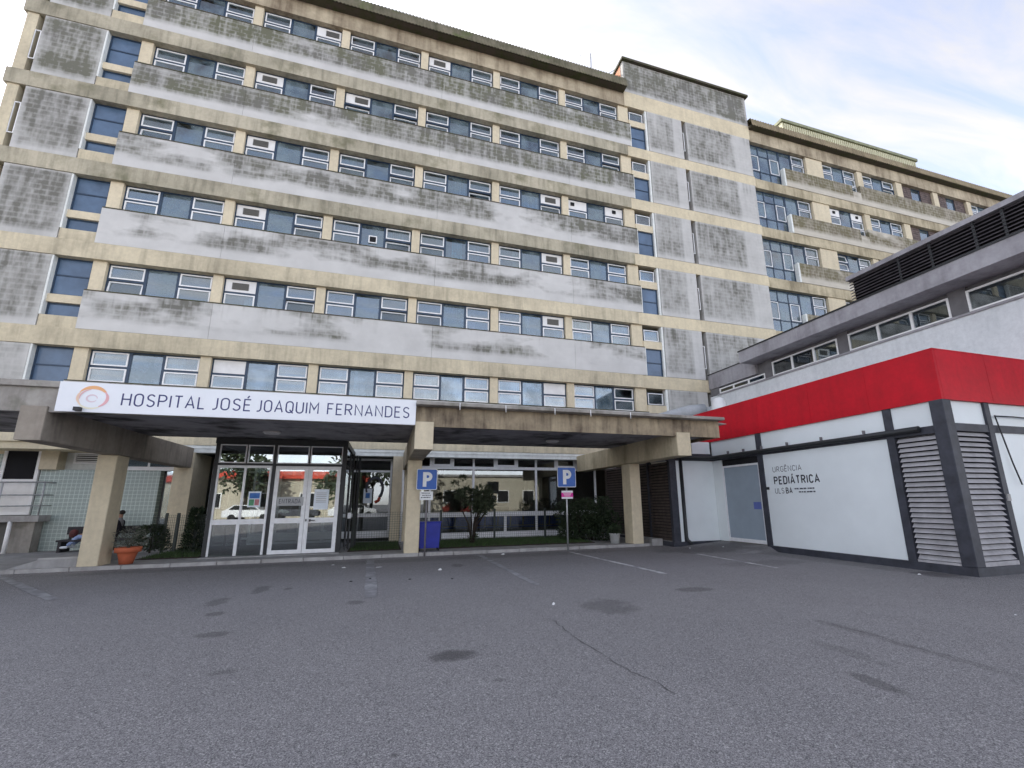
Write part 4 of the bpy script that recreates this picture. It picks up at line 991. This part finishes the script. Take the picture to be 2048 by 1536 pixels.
# ------------------------------------------------------------ upper storey
UX = 15.28
up = rb
box('upper_wall', UX, 30, 1.5, FY - .02, 4.45, 6.50, 'upperwhite', rb)
box('window_sill', UX - .05, UX + .1, 1.5, 17.9, 6.47, 6.535, 'greyband', rb)
box('upper_wall_grey', UX + .12, 30, 1.5, FY - .02, 6.53, 7.35, 'greywall', rb)
# piers between window groups
groups = [(7.95, 7.2 + .75 * 0, None)]
def upwin(ya, yb, n, z0=6.54, z1=7.17):
    m = MB(); ringX(m, ya, yb, z0, z1, .055, UX + .0, UX + .08)
    for i in range(1, n):
        yy = ya + (yb - ya) * i / n; m.box(UX + .004, UX + .076, yy - .04, yy + .04, z0 + .055, z1 - .055)
    o = m.build('band_window', 'white', rb)
    for i in range(n):
        y0_ = ya + (yb - ya) * i / n + .055; y1_ = ya + (yb - ya) * (i + 1) / n - .055
        box('pane', UX + .03, UX + .042, y0_, y1_, z0 + .055, z1 - .055, 'glass_shop', o)
upwin(11.55, 14.52, 3); upwin(8.05, 11.13, 3); upwin(3.6, 7.62, 3)
upwin(14.95, 17.80, 3, 6.54, 6.80)
for (a, b) in ((17.80, 18.45), (14.52, 14.95), (11.13, 11.55), (7.62, 8.05), (1.5, 3.6)): box('upper_pier', UX + .02, UX + .12, a, b, 6.53, 7.35, 'greywall', rb)
box('upper_room', UX + 2.2, UX + 2.3, 1.5, FY, 6.3, 7.35, 'hall', rb)
box('small_fascia', UX - .03, UX + .3, 15.40, FY - .02, 6.88, 7.62, 'greyband', rb); box('roof_edge_trim', UX - .06, UX + .3, 15.40, FY - .02, 7.62, 7.66, 'black', rb)
box('eave', 14.48, 30, 1.5, 15.45, 7.32, 7.82, 'greyband', rb); box('roof_edge_trim', 14.45, 30, 1.5, 15.48, 7.82, 7.87, 'black', rb)
# lit ceiling lamps seen through the band windows
lm = NT('lit_lamp'); lm.b.inputs['Emission Color'].default_value = (1, .93, .82, 1); lm.b.inputs['Emission Strength'].default_value = 2.5; MAT['lit'] = lm.m
for yy in (13.5, 12.1, 10.55, 8.85): MB().lathe([(.01, 7.16), (.13, 7.16), (.13, 7.19), (.01, 7.19)], UX + .75, yy, 14).build('ceiling_lamp', 'lit', rb)
# dark roof louvres
DX = 15.32
me = None
rl = box('roof_louvre', DX + .12, 26, 6.05, 10.72, 7.87, 9.05, 'dark', rb)
for i in range(11):
    z = 7.92 + i * .105
    m = MB().quadbox([(DX, 5.95, z), (DX + .03, 5.95, z), (DX + .03, 10.8, z), (DX, 10.8, z), (DX + .07, 5.95, z + .062), (DX + .10, 5.95, z + .062), (DX + .10, 10.8, z + .062), (DX + .07, 10.8, z + .062)])
    m.build('slat', 'darklouvre', rl)
    MB().quadbox([(DX, 5.93, z), (26, 5.93, z), (26, 5.948, z), (DX, 5.948, z), (DX + .05, 5.98, z + .062), (26, 5.98, z + .062), (26, 6.0, z + .062), (DX + .05, 6.0, z + .062)]).build('slat', 'darklouvre', rl)
for yy in (9.15, 8.25, 7.15, 6.5): box('louvre_post', DX + .02, DX + .10, yy - .035, yy + .035, 7.88, 9.06, 'black', rl)
box('louvre_cap', DX - .06, 26, 5.88, 10.84, 9.06, 9.21, 'greyband', rb)
# duct and vent caps on the flat roof
du = empty('roof_duct', 'grey duct with white cowls on the flat roof behind the canopy', 'duct', (12.5, 17.2, 4.6))
MB().tube([(10.3, 17.6, 4.72), (11.6, 17.4, 5.02), (13.0, 17.2, 5.42), (13.7, 17.1, 5.5)], .30, 14).build('duct_run', 'duct', du)
MB().lathe([(.34, 4.6), (.34, 5.35), (.24, 5.75), (.10, 5.82)], 13.55, 15.9, 10).build('cowl', 'ductcap', du)
MB().lathe([(.26, 4.6), (.26, 5.05), (.16, 5.25), (.05, 5.28)], 13.6, 14.3, 10).build('cowl', 'ductcap', du)
MB().quadbox([(9.6, 18.0, 4.35), (14.9, 18.0, 5.35), (14.9, 18.4, 5.35), (9.6, 18.4, 4.35), (9.6, 18.0, 4.75), (14.9, 18.0, 5.95), (14.9, 18.4, 5.95), (9.6, 18.4, 4.75)]).build('flashing', 'duct', du)

# ================================================================== STREET FURNITURE AND SMALL THINGS
def rounded_rect(x0, x1, z0, z1, r, n=5):
    P = []
    for (cx, cz, a0) in ((x1 - r, z0 + r, -90), (x1 - r, z1 - r, 0), (x0 + r, z1 - r, 90), (x0 + r, z0 + r, 180)):
        for i in range(n + 1): t = R_(a0 + 90 * i / n); P.append((cx + r * math.cos(t), cz + r * math.sin(t)))
    return P
def parking_sign(label, px, py, x0, x1, z0, z1, polemat):
    t = empty('parking_sign', label, 'sign', (px, py, 0), 'blue parking signs at the kerb')
    MB().tube([(px, py + .02, 0), (px + .004, py + .02, z1 - .1)], .027, 10).build('pole', polemat, t)
    pl = MB().prism(rounded_rect(x0, x1, z0, z1, .045), 1, py - .012, py - .004).build('plate', 'reflect', t)
    MB().prism(rounded_rect(x0 + .016, x1 - .016, z0 + .016, z1 - .016, .035), 1, py - .0135, py - .0122).build('blue_face', 'blue', pl)
    wv = x1 - x0; c = (x0 + x1) / 2; zc = (z0 + z1) / 2
    m = MB(); st = .085 * wv / .6; hx0 = c - .20 * wv; yb = py - .0155
    hz0, hz1 = zc - .36 * wv, zc + .36 * wv; outer = []; inner = []; r = .225 * wv; cx = c + .03 * wv; cz = hz1 - r
    m.box(hx0, hx0 + st * 1.25, yb, yb + .0015, hz0, hz1)
    for i in range(13):
        a = R_(90 - 180 * i / 12); outer.append((cx + r * math.cos(a), cz + r * math.sin(a))); inner.append((cx + (r - st * 1.1) * math.cos(a), cz + (r - st * 1.1) * math.sin(a)))
    for i in range(12): m.poly([(inner[i][0], yb, inner[i][1]), (outer[i][0], yb, outer[i][1]), (outer[i + 1][0], yb, outer[i + 1][1]), (inner[i + 1][0], yb, inner[i + 1][1])][::-1])
    m.box(hx0 + st * 1.25, cx, yb, yb + .0015, hz1 - st * 1.1, hz1).box(hx0 + st * 1.25, cx, yb, yb + .0015, hz1 - 2 * r, hz1 - 2 * r + st * 1.1)
    m.build('letter_p', 'reflect', pl)
    return t
t = parking_sign('blue parking sign with white subplate on the dark pole beside the blue bin', 1.16, 13.93, .85, 1.445, 1.865, 2.475, 'polegrey')
sp = box('subplate', .955, 1.335, 13.915, 13.922, 1.575, 1.82, 'reflect', t)
for i, (a, b) in enumerate(((1.01, 1.27), (1.03, 1.29), (.99, 1.27))):
    x = a
    while x < b - .02: l = random.uniform(.015, .04); box('small_print', x, x + l, 13.9135, 13.9148, 1.755 - i * .062, 1.785 - i * .062, 'lettergrey', sp); x += l + .012
t = parking_sign('blue parking sign with magenta subplate on the pale pole beside the dark bush', 5.49, 13.71, 5.18, 5.81, 1.935, 2.57, 'galv')
sp = box('subplate', 5.31, 5.69, 13.695, 13.702, 1.575, 1.825, 'reflect', t)
box('magenta_band', 5.305, 5.695, 13.690, 13.694, 1.63, 1.765, 'pink', sp)
for i in range(3): box('small_print', 5.36 + .02 * i, 5.64 - .02 * i, 13.6875, 13.6895, 1.735 - i * .04, 1.748 - i * .04, 'reflect', sp)

bn = empty('litter_bin', 'deep blue rectangular bin on legs behind the first parking sign', 'bin', (1.33, 14.75, PZ))
for (a, b) in ((1.04, 14.56), (1.60, 14.56), (1.04, 14.92), (1.60, 14.92)): MB().tube([(a + .02, b + .02, PZ), (a + .02, b + .02, .2)], .022, 8).build('leg', 'black', bn)
MB().quadbox([(1.05, 14.55, .16), (1.63, 14.55, .16), (1.63, 14.97, .16), (1.05, 14.97, .16), (1.02, 14.52, .90), (1.665, 14.52, .90), (1.665, 15.0, .90), (1.02, 15.0, .90)]).build('body', 'binblue', bn, None, .012)
box('rim', 1.00, 1.685, 14.50, 15.02, .90, .935, 'binblue', bn, .008)

def leaves(n, fn, ln, wd, mat, name, parent, droop=.3, up=.4):
    mb = MB()
    for _ in range(n):
        p, d = fn(); d = (Vector(d) + Vector((random.gauss(0, .5), random.gauss(0, .5), random.gauss(up, .4)))).normalized()
        q = d.cross(Vector((random.gauss(0, 1), random.gauss(0, 1), random.gauss(0, 1)))).normalized(); l = ln * random.uniform(.6, 1.25); ww = wd * random.uniform(.7, 1.2)
        p = Vector(p); m1 = p + d * l * .5 + Vector((0, 0, droop * .1 * l)); e = p + d * l - Vector((0, 0, droop * l * .3))
        mb.poly([p, m1 + q * ww, e, m1 - q * ww])
    return mb.build(name, mat, parent, (0, 0, 0) if parent is None else tuple(wloc(parent)))
# terracotta pot with a dry plant
pt = empty('potted_plant', 'terracotta pot with a sparse grey plant beside the left canopy pillar', 'potted plant', (-6.08, 14.42, PZ))
MB().lathe([(.135, PZ), (.17, .24), (.205, .35), (.215, .36), (.265, .365), (.275, .48), (.245, .485), (.235, .43), (.02, .42)], -6.08, 14.42, 24).build('pot', 'terracotta', pt)
MB().lathe([(.01, .41), (.24, .435), (.01, .445)], -6.08, 14.42, 16).build('soil', 'soil', pt)
st = MB()
for i in range(9):
    a = random.uniform(0, 6.28); e = Vector((-6.08 + .3 * math.cos(a), 14.42 + .25 * math.sin(a), random.uniform(.7, 1.0))); st.tube([(-6.08, 14.42, .43), (-6.08 + .1 * math.cos(a), 14.42 + .1 * math.sin(a), .65), e], [.008, .006, .003], 5)
st.build('stem', 'leaf_dry', pt)
def fpot():
    a = random.uniform(0, 6.28); r = random.uniform(.02, .33); return (-6.08 + r * math.cos(a), 14.42 + r * math.sin(a), random.uniform(.48, .98 - r * .4)), (math.cos(a), math.sin(a), .2)
leaves(260, fpot, .10, .014, 'leaf_dry', 'foliage', pt)
# grey bucket planter
pb = empty('potted_plant', 'grey bucket with a dark leafy plant at the foot of the right canopy pillar', 'potted plant', (7.58, 14.62, PZ))
MB().lathe([(.15, PZ), (.18, .38), (.195, .39), (.195, .41), (.17, .41), (.16, .36), (.01, .36)], 7.58, 14.62, 20).build('bucket', 'bucket', pb)
MB().lathe([(.01, .35), (.165, .365), (.01, .37)], 7.58, 14.62, 14).build('soil', 'soil', pb)
def fb():
    a = random.uniform(0, 6.28); r = random.uniform(0, .24); return (7.58 + r * math.cos(a), 14.62 + r * math.sin(a), random.uniform(.38, .72 - r * .6)), (math.cos(a), math.sin(a), .5)
leaves(420, fb, .09, .018, 'leaf_dark', 'foliage', pb)
# dense bush behind the second parking sign
bu = empty('bush', 'dense dark green bush behind the magenta-plated parking sign', 'bush', (7.35, 16.3, PZ))
bl = [(random.uniform(-.85, .85), random.uniform(-.6, .6), random.uniform(.12, 1.3), random.uniform(.26, .44)) for _ in range(40)]
bl = [b for b in bl if (b[0] / 1.0) ** 2 + ((b[2] - .7) / .85) ** 2 < 1.0]
def fbush():
    b = random.choice(bl); v = Vector((random.gauss(0, 1), random.gauss(0, 1), random.gauss(0, 1))).normalized(); r = b[3] * random.uniform(.75, 1.05)
    return (7.35 + b[0] + v.x * r, 16.3 + b[1] + v.y * r, max(PZ + .03, PZ + b[2] + v.z * r)), v
leaves(8500, fbush, .10, .026, 'leaf_dark', 'foliage', bu)
st = MB()
for i in range(7): st.tube([(7.35 + random.uniform(-.3, .3), 16.3 + random.uniform(-.3, .3), PZ), (7.35 + random.uniform(-.6, .6), 16.3 + random.uniform(-.4, .4), 1.0)], [.03, .012], 6)
st.build('stem', 'soil', bu)
# oleander
ol = empty('oleander', 'tall open oleander with forked stems in front of the big window', 'shrub', (2.95, 16.3, PZ))
tips = []; st = MB()
for i in range(9):
    ax = random.uniform(-.95, .85); top = random.uniform(1.55, 2.5) - abs(ax) * .12; ay = random.uniform(-.35, .35)
    st.tube([(2.95 + random.uniform(-.06, .06), 16.3, PZ), (2.95 + ax * .25, 16.3 + ay * .3, .75), (2.95 + ax * .75, 16.3 + ay, 1.25), (2.95 + ax, 16.3 + ay, top)], [.032, .026, .018, .006], 6)
    for j in range(7): tips.append((2.95 + ax * random.uniform(.55, 1.15) + random.uniform(-.22, .22), 16.3 + ay + random.uniform(-.3, .3), random.uniform(1.2, 1.0) + (top - 1.1) * random.uniform(.1, 1.05)))
st.build('stem', 'soil', ol)
def fol():
    b = random.choice(tips); v = Vector((random.gauss(0, 1), random.gauss(0, 1), random.gauss(.5, .7))).normalized(); return (b[0] + v.x * .05, b[1] + v.y * .05, b[2] + v.z * .05), v * 1.4
leaves(3600, fol, .17, .017, 'leaf', 'foliage', ol, .5)
def fol2():
    v = Vector((random.gauss(0, 1), random.gauss(0, 1), random.gauss(.5, .6))).normalized(); return (2.95 + random.uniform(-.12, .15), 16.3, random.uniform(.15, .35)), v
leaves(90, fol2, .2, .018, 'leaf', 'sucker_leaves', ol, .6)
# dark plants by the left fence
lp = empty('bush', 'dark upright plant against the left end of the vestibule', 'bush', (-5.5, 16.6, PZ))
def flp():
    a = random.uniform(0, 6.28); h = random.uniform(0, 1); r = (.32 - .2 * h) * random.uniform(.4, 1); return (-5.42 + r * math.cos(a), 16.6 + r * math.sin(a), PZ + .1 + 1.2 * h), (math.cos(a), math.sin(a), .6)
leaves(1500, flp, .12, .020, 'leaf_dark', 'foliage', lp)
MB().tube([(-5.42, 16.6, PZ), (-5.42, 16.6, 1.1)], [.03, .01], 6).build('stem', 'soil', lp)
lp2 = empty('bush', 'low dark shrub in the shade behind the terracotta pot', 'bush', (-6.6, 17.4, PZ))
def flp2():
    a = random.uniform(0, 6.28); h = random.uniform(0, 1); r = (.62 - .3 * h) * random.uniform(.5, 1); return (-6.75 + r * math.cos(a), 17.3 + r * .6 * math.sin(a), PZ + .75 * h + .05), (math.cos(a), math.sin(a), .5)
leaves(1500, flp2, .10, .020, 'leaf_dark', 'foliage', lp2)
MB().tube([(-6.75, 17.3, PZ), (-6.75, 17.3, .6)], [.03, .01], 6).build('stem', 'soil', lp2)

# wire mesh fences
def wire_fence(label, a, b, posts, top=1.18, cell=.075):
    a, b = Vector(a), Vector(b); d = b - a; L = d.length; d = d / L
    t = empty('wire_fence', label, 'fence', (a.x, a.y, PZ), 'low wire mesh fences')
    for s_ in posts:
        p = a + d * s_; MB().box(p.x - .035, p.x + .035, p.y - .03, p.y + .03, PZ, top + .06).build('post', 'fence', t)
    m = MB(); n = int(L / cell); r = .0032
    for i in range(n + 1):
        p = a + d * (L * i / n); m.box(p.x - r, p.x + r, p.y - .045, p.y - .045 + 2 * r, PZ + .06, top)
    k = int((top - .15) / cell)
    for i in range(k + 1):
        z = PZ + .06 + i * (top - PZ - .06) / k
        q = a + Vector((0, -.048)); e = b + Vector((0, -.048))
        m.quadbox([(q.x, q.y, z - r), (e.x, e.y, z - r), (e.x, e.y + .004, z - r), (q.x, q.y + .004, z - r), (q.x, q.y, z + r), (e.x, e.y, z + r), (e.x, e.y + .004, z + r), (q.x, q.y + .004, z + r)])
    o = m.build('wire_mesh', 'fence', t); tag(o, kind='stuff')
    return t
wire_fence('wire mesh fence running in front of the big hall window', (1.1, 17.5), (7.6, 17.5), (.9, 2.92, 4.95, 6.4))
wire_fence('short wire mesh fence between folding gate and middle canopy pillar', (-.98, 16.2), (.58, 16.35), (.06,), 1.2)
wire_fence('short wire mesh fence with dark posts left of the vestibule', (-6.9, 17.6), (-5.0, 16.3), (.55, 1.05, 1.85), 1.2)

# grass
gm = MB()
def patch(x0, x1, y0, y1, n, h):
    for _ in range(n):
        x, y = random.uniform(x0, x1), random.uniform(y0, y1); a = random.uniform(0, 6.28); ww = .006; hh = h * random.uniform(.4, 1.2)
        gm.poly([(x - ww * math.cos(a), y - ww * math.sin(a), PZ + .02), (x + ww * math.cos(a), y + ww * math.sin(a), PZ + .02), (x + random.gauss(0, .025), y + random.gauss(0, .025), PZ + .02 + hh)])
patch(1.75, 7.0, 15.15, 18.3, 12000, .075); patch(-.95, .5, 15.3, 18.3, 3600, .07); patch(-6.2, -4.85, 15.3, 17.8, 3200, .08)
tag(gm.build('grass', 'grass', None, (0, 0, 0)), 'short green grass growing behind the low wire fences', 'grass', kind='stuff')
gb = MB().box(1.7, 7.05, 15.1, 18.4, PZ, PZ + .022).box(-1.0, .55, 15.25, 18.4, PZ, PZ + .022).box(-6.25, -4.8, 15.25, 18.4, PZ, PZ + .022).build('grass_bed', 'soil', None); tag(gb, kind='structure')

# staff platform with railing at the far left
sp_ = empty('service_platform', 'raised concrete platform with metal railing before the staff door at the far left', 'platform', (-11.3, 18.5, PZ))
box('deck', -13.6, -10.45, 18.85, 19.42, 1.03, 1.22, 'kerb', sp_)
box('support_wall', -11.25, -10.62, 19.05, 19.42, PZ, 1.03, 'canopy_grey', sp_)
for xx in (-11.15, -12.6): MB().tube([(xx, 18.9, 1.05), (xx + .06, 18.8, PZ)], .055, 10).build('leg', 'white', sp_)
for z in (1.52, 1.86, 2.26): MB().tube([(-13.6, 18.9, z), (-10.5, 18.9, z), (-10.5, 19.4, z)], .02 if z < 2 else .026, 8).build('rail', 'galv', sp_)
for (a, b) in ((-13.4, 18.9), (-12.4, 18.9), (-11.55, 18.9), (-10.5, 18.9)): MB().tube([(a, b, 1.22), (a, b, 2.26)], .022, 8).build('rail_post', 'galv', sp_)
cr = empty('concrete_ramp', 'low sloping concrete ramp edge beside the left canopy pillar', 'ramp', (-8, 14.6, PZ))
MB().quadbox([(-8.3, 14.25, PZ), (-6.85, 14.25, PZ), (-6.85, 16.3, PZ), (-8.3, 16.3, PZ), (-7.75, 14.27, .26), (-6.85, 14.27, .27), (-6.85, 16.3, .27), (-7.9, 16.3, .27)]).build('ramp_body', 'pavement', cr)
MB().quadbox([(-7.75, 14.25, .262), (-6.85, 14.25, .272), (-6.85, 14.42, .272), (-7.75, 14.42, .262), (-7.75, 14.25, .30), (-6.85, 14.25, .31), (-6.85, 14.42, .31), (-7.75, 14.42, .30)]).build('ramp_edge', 'kerb', cr)

# ------------------------------------------------------------------ bench and people
be = empty('bench', 'dark low bench against the tiled wall behind the left pillar', 'bench', (-8.4, 18.85, PZ))
box('seat', -9.78, -7.2, 18.62, 19.10, .40, .455, 'benchdark', be, .01)
box('backrest', -9.78, -7.2, 19.10, 19.16, .60, .84, 'benchdark', be, .01)
for xx in (-9.72, -8.5, -7.28): box('leg', xx, xx + .08, 18.64, 19.14, PZ, .40, 'benchdark', be); box('back_support', xx + .01, xx + .07, 19.10, 19.15, .455, .62, 'benchdark', be)
def skin_mesh(name, verts, edges, radii, mat, parent, sub_=2, root=0):
    me = bpy.data.meshes.new(name); me.from_pydata([tuple(Vector(v)) for v in verts], edges, [])
    ob = bpy.data.objects.new(name, me); C.objects.link(ob)
    ob.modifiers.new('skin', 'SKIN'); s_ = ob.modifiers.new('sub', 'SUBSURF'); s_.levels = sub_; s_.render_levels = sub_
    for i, r in enumerate(radii):
        sv = me.skin_vertices[0].data[i]; sv.radius = (r, r) if not isinstance(r, tuple) else r; sv.use_root = (i == root)
    dg = bpy.context.evaluated_depsgraph_get(); m2 = bpy.data.meshes.new_from_object(ob.evaluated_get(dg)); bpy.data.objects.remove(ob)
    for p in m2.polygons: p.use_smooth = True
    m2.materials.clear(); o = link(name, m2, mat, parent, tuple(wloc(parent)) if parent else (0, 0, 0))
    for v in m2.vertices: v.co -= wloc(parent) if parent else Vector((0, 0, 0))
    return o
def seated(label, hx, hy, legmat, coat, foot, lean):
    """person sitting on the bench facing -x; pelvis at hx,hy"""
    hz = .56; t = empty('person', label, 'person', (hx, hy, PZ))
    def W(*a): return [(hx + x, hy + y, hz + z) for (x, y, z) in a]
    # body: legs and feet
    kn = -.42; fx, fz = foot
    V = W((0, 0, 0), (-.04, -.10, -.01), (kn, -.13, -.02), (fx * .75 + kn * .25, -.14, (fz - hz) * .75), (fx, -.15, fz - hz + .05), (-.04, .10, -.01), (kn, .12, -.02), (fx * .8 + kn * .2, .13, (fz - hz) * .75), (fx + .04, .14, fz - hz + .05), (lean, 0, .20), (lean * 1.7, 0, .42), (lean * 1.9, 0, .52), (lean * 1.9 - .01, 0, .60))
    E_ = [(0, 1), (1, 2), (2, 3), (3, 4), (0, 5), (5, 6), (6, 7), (7, 8), (0, 9), (9, 10), (10, 11), (11, 12)]
    body = skin_mesh('body', V, E_, [.13, .09, .075, .055, .045, .09, .075, .055, .045, .13, .14, .06, .05], legmat, t)
    for (x, y) in ((fx, -.15), (fx + .04, .14)):
        skin_mesh('shoe', W((x + .05, y, fz - hz), (x - .06, y, fz - hz - .01), (x - .17, y, fz - hz - .012)), [(0, 1), (1, 2)], [.045, .045, .035], 'shoe', t)
    top = lean * 1.9
    skin_mesh('jacket', W((lean * .3, 0, .0), (lean, 0, .2), (lean * 1.75, 0, .44), (lean * 1.75, -.18, .43), (lean * 1.3 - .08, -.24, .20), (-.22, -.17, .08), (lean * 1.75, .18, .43), (lean * 1.3 - .08, .24, .20), (-.22, .15, .08)),
              [(0, 1), (1, 2), (2, 3), (3, 4), (4, 5), (2, 6), (6, 7), (7, 8)], [.155, .16, .13, .075, .06, .045, .075, .06, .045], coat, t)
    hd = skin_mesh('head', W((top, 0, .50), (top - .01, 0, .60), (top - .015, 0, .70), (top - .01, 0, .76), (top - .115, 0, .655)), [(0, 1), (1, 2), (2, 3), (2, 4)], [.05, .07, .095, .06, .018], 'skin', t)
    skin_mesh('hair', W((top + .03, 0, .64), (top + .02, 0, .73), (top - .03, 0, .79)), [(0, 1), (1, 2)], [.085, .098, .06], 'hair', t)
    for y, s_ in ((-.15, -1), (.14, 1)):
        skin_mesh('hand', W((-.24, y, .07), (-.30, y, .06), (-.36, y - .02, .05), (-.37, y + .0, .055), (-.36, y + .02, .05), (-.29, y - .035 * s_, .075)), [(0, 1), (1, 2), (1, 3), (1, 4), (0, 5)], [.028, .032, .010, .010, .010, .011], 'skin', t)
    return t
seated('person in light blue jeans and white trainers sitting half hidden by the pillar', -8.85, 18.82, 'jeans', 'jacket', (-.66, .24), .06)
seated('person in dark jacket sitting on the bench right of the pillar', -8.40, 18.85, 'trousers', 'jacket', (-.50, .13), .05)
bg_ = skin_mesh('handbag', [(-9.46, 18.8, .50), (-9.45, 18.8, .66), (-9.40, 18.8, .78)], [(0, 1), (1, 2)], [.10, .12, .09], 'bag', None); tag(bg_, 'dark red bag standing on the bench left of the pillar', 'bag')

# ------------------------------------------------------------------ litter
def litter(label, x, y, s_, flat=.3, mat='litter', rot=0.):
    s_ *= .68
    bm = bmesh.new(); bmesh.ops.create_icosphere(bm, subdivisions=2, radius=s_)
    for v in bm.verts: v.co.x *= random.uniform(.8, 1.9); v.co.y *= random.uniform(.5, 1.1); v.co.z = abs(v.co.z) * flat * random.uniform(.3, 1.6)
    me = bpy.data.meshes.new('litter'); bm.to_mesh(me); bm.free(); o = link('litter', me, mat, None, (x, y, .002)); o.rotation_euler.z = rot
    tag(o, label, 'litter')
litter('white crumpled cup lying on the open asphalt in front of the crack', 2.48, 6.83, .035, 1.0, 'litter', 1.2)
litter('crumpled white paper on the asphalt before the side door', 10.23, 12.45, .075, .9, 'litter', -.5)
litter('white paper scrap on the kerb line between the parking signs', 3.38, 13.55, .06, .5)
litter('white scrap on the asphalt just in front of the blue bin', 1.28, 11.05, .06, .7, 'litter', .8)
litter('flat white wrapper in front of the middle canopy pillar', -.05, 12.05, .07, .15, 'litter', .1)
litter('small white scrap left of the flat wrapper near the kerb', -.85, 12.25, .05, .5)
litter('tiny white scrap by the faded line in front of the double doors', -1.15, 12.9, .035, .4)
litter('pale scrap at the foot of the louvred corner', 10.28, 6.87, .035, .6)
litter('tiny white scrap at the right edge of the asphalt', 7.9, 4.2, .02, .5)
litter('pale pebble beside the downpipe of the white panel wall', 9.35, 12.95, .028, .8)
for i, (x, y) in enumerate(((.56, 9.95), (1.37, 9.7), (-.55, 10.1), (-.2, 10.3))):
    litter(['black stone chip below the faded line', 'black stone chip right of the faded line', 'black stone chip left of the faded line', 'smallest black stone chip near the faded line'][i], x, y, .03, .6, 'gum')

# chairs in the waiting hall
def chair(x, y, label):
    t = empty('waiting_chair', label, 'chair', (x, y, PZ), 'blue chairs behind the hall window')
    box('seat', x - .24, x + .24, y - .24, y + .24, .44, .49, 'chairblue', t, .015)
    MB().quadbox([(x - .24, y - .26, .55), (x + .24, y - .26, .55), (x + .24, y - .22, .55), (x - .24, y - .22, .55), (x - .24, y - .34, .92), (x + .24, y - .34, .92), (x + .24, y - .30, .92), (x - .24, y - .30, .92)]).build('backrest', 'chairblue', t, None, .01)
    for a in (-.2, .2):
        for b in (-.2, .2): MB().tube([(x + a, y + b, PZ), (x + a, y + b, .44)], .014, 6).build('leg', 'galv', t)
for i, xx in enumerate((1.95, 2.5, 3.05, 3.75, 4.3, 4.85, 5.4, 5.95, 6.6, 7.15)): chair(xx, 19.55, '%s blue waiting chair from the left behind the big hall window' % ('first', 'second', 'third', 'fourth', 'fifth', 'sixth', 'seventh', 'eighth', 'ninth', 'tenth')[i])

# ================================================================== ACROSS THE CAR PARK (seen as reflections in the glass)
oh = empty('low_house', 'low cream house with red roof edge across the car park', 'house', (-16, -26, 0))
box('wall', -30, -2.5, -34, -26, 0, 4.2, 'cream_house', oh); box('roof_edge', -30.4, -2.1, -34.4, -25.6, 4.2, 5.0, 'redroof', oh)
for xx in (-27, -22.5, -18, -13.5, -9, -5): o = box('window', xx, xx + 1.6, -26.02, -25.9, 1.1, 2.7, 'white', oh); box('pane', xx + .1, xx + 1.5, -25.9, -25.88, 1.2, 2.6, 'dark', o)
oh2 = empty('low_house', 'long pale cream building across the car park', 'house', (14, -30, 0))
box('wall', 6, 34, -40, -30, 0, 5.2, 'cream_house', oh2); box('roof_edge', 5.7, 34.3, -40.3, -29.7, 5.2, 5.5, 'kerb', oh2)
for xx in (8, 12, 16, 20, 24, 28): o = box('window', xx, xx + 1.8, -30.02, -29.9, 1.4, 3.2, 'white', oh2); box('pane', xx + .1, xx + 1.7, -29.9, -29.88, 1.5, 3.1, 'dark', o)
def tree(label, x, y, h, r):
    t = empty('tree', label, 'tree', (x, y, 0), 'trees across the car park')
    st = MB().tube([(x, y, 0), (x + .1, y, h * .3), (x, y + .1, h * .6)], [.22, .16, .08], 8)
    for i in range(6):
        a = i * 1.05; st.tube([(x + .05, y, h * .32), (x + r * .6 * math.cos(a), y + r * .6 * math.sin(a), h * .7)], [.09, .03], 6)
    st.build('trunk', 'soil', t)
    cl_ = [(random.uniform(-r, r) * .75, random.uniform(-r, r) * .75, random.uniform(.45, 1.0) * h, random.uniform(.3, .5) * r) for _ in range(16)]
    def f():
        b = random.choice(cl_); v = Vector((random.gauss(0, 1), random.gauss(0, 1), random.gauss(0, 1))).normalized() * b[3] * random.uniform(.6, 1.05); return (x + b[0] + v.x, y + b[1] + v.y, b[2] + v.z), v
    leaves(1500, f, .55, .16, 'leaf', 'crown', t)
for i, (x, y, h, r) in enumerate(((-4.5, -21, 6, 2.4), (1.0, -24, 9.5, 3.4), (-1.8, -28, 11, 4), (-13.5, -23, 6.5, 2.2), (24, -26, 9, 3.5))): tree(['round tree beside the low red-edged house', 'tallest tree in the middle across the car park', 'tree behind the others across the car park', 'small tree in front of the low red-edged house', 'rightmost tree across the car park'][i], x, y, h, r)
def car(label, x, y, mat):
    t = empty('parked_car', label, 'car', (x, y, 0), 'cars parked across the car park')
    prof = [(-2.1, .35), (2.1, .35), (2.15, .7), (1.9, .88), (1.0, .98), (.45, 1.42), (-1.2, 1.46), (-1.85, 1.0), (-2.12, .92)]
    MB().prism([(x + a, b) for a, b in prof], 1, y - .85, y + .85).build('body', mat, t, None, .04)
    MB().prism([(x + a, b) for a, b in ((.82, 1.0), (.38, 1.36), (-1.15, 1.40), (-1.6, 1.02))], 1, y - .86, y + .86).build('side_window', 'dark', t)
    for a in (-1.3, 1.3):
        for s_ in (-.8, .8): MB().tube([(x + a, y + s_ - .1, .31), (x + a, y + s_ + .1, .31)], .31, 14).build('wheel', 'tyre', t)
car('white car parked in front of the low red-edged house', -12, -19.5, 'cargrey'); car('white car parked in front of the trees', -3, -18.5, 'cargrey'); car('dark car parked beside the white one at the low house', -8.2, -19.8, 'charcoal'); car('red car parked in front of the long pale building', 9, -20, 'redroof')
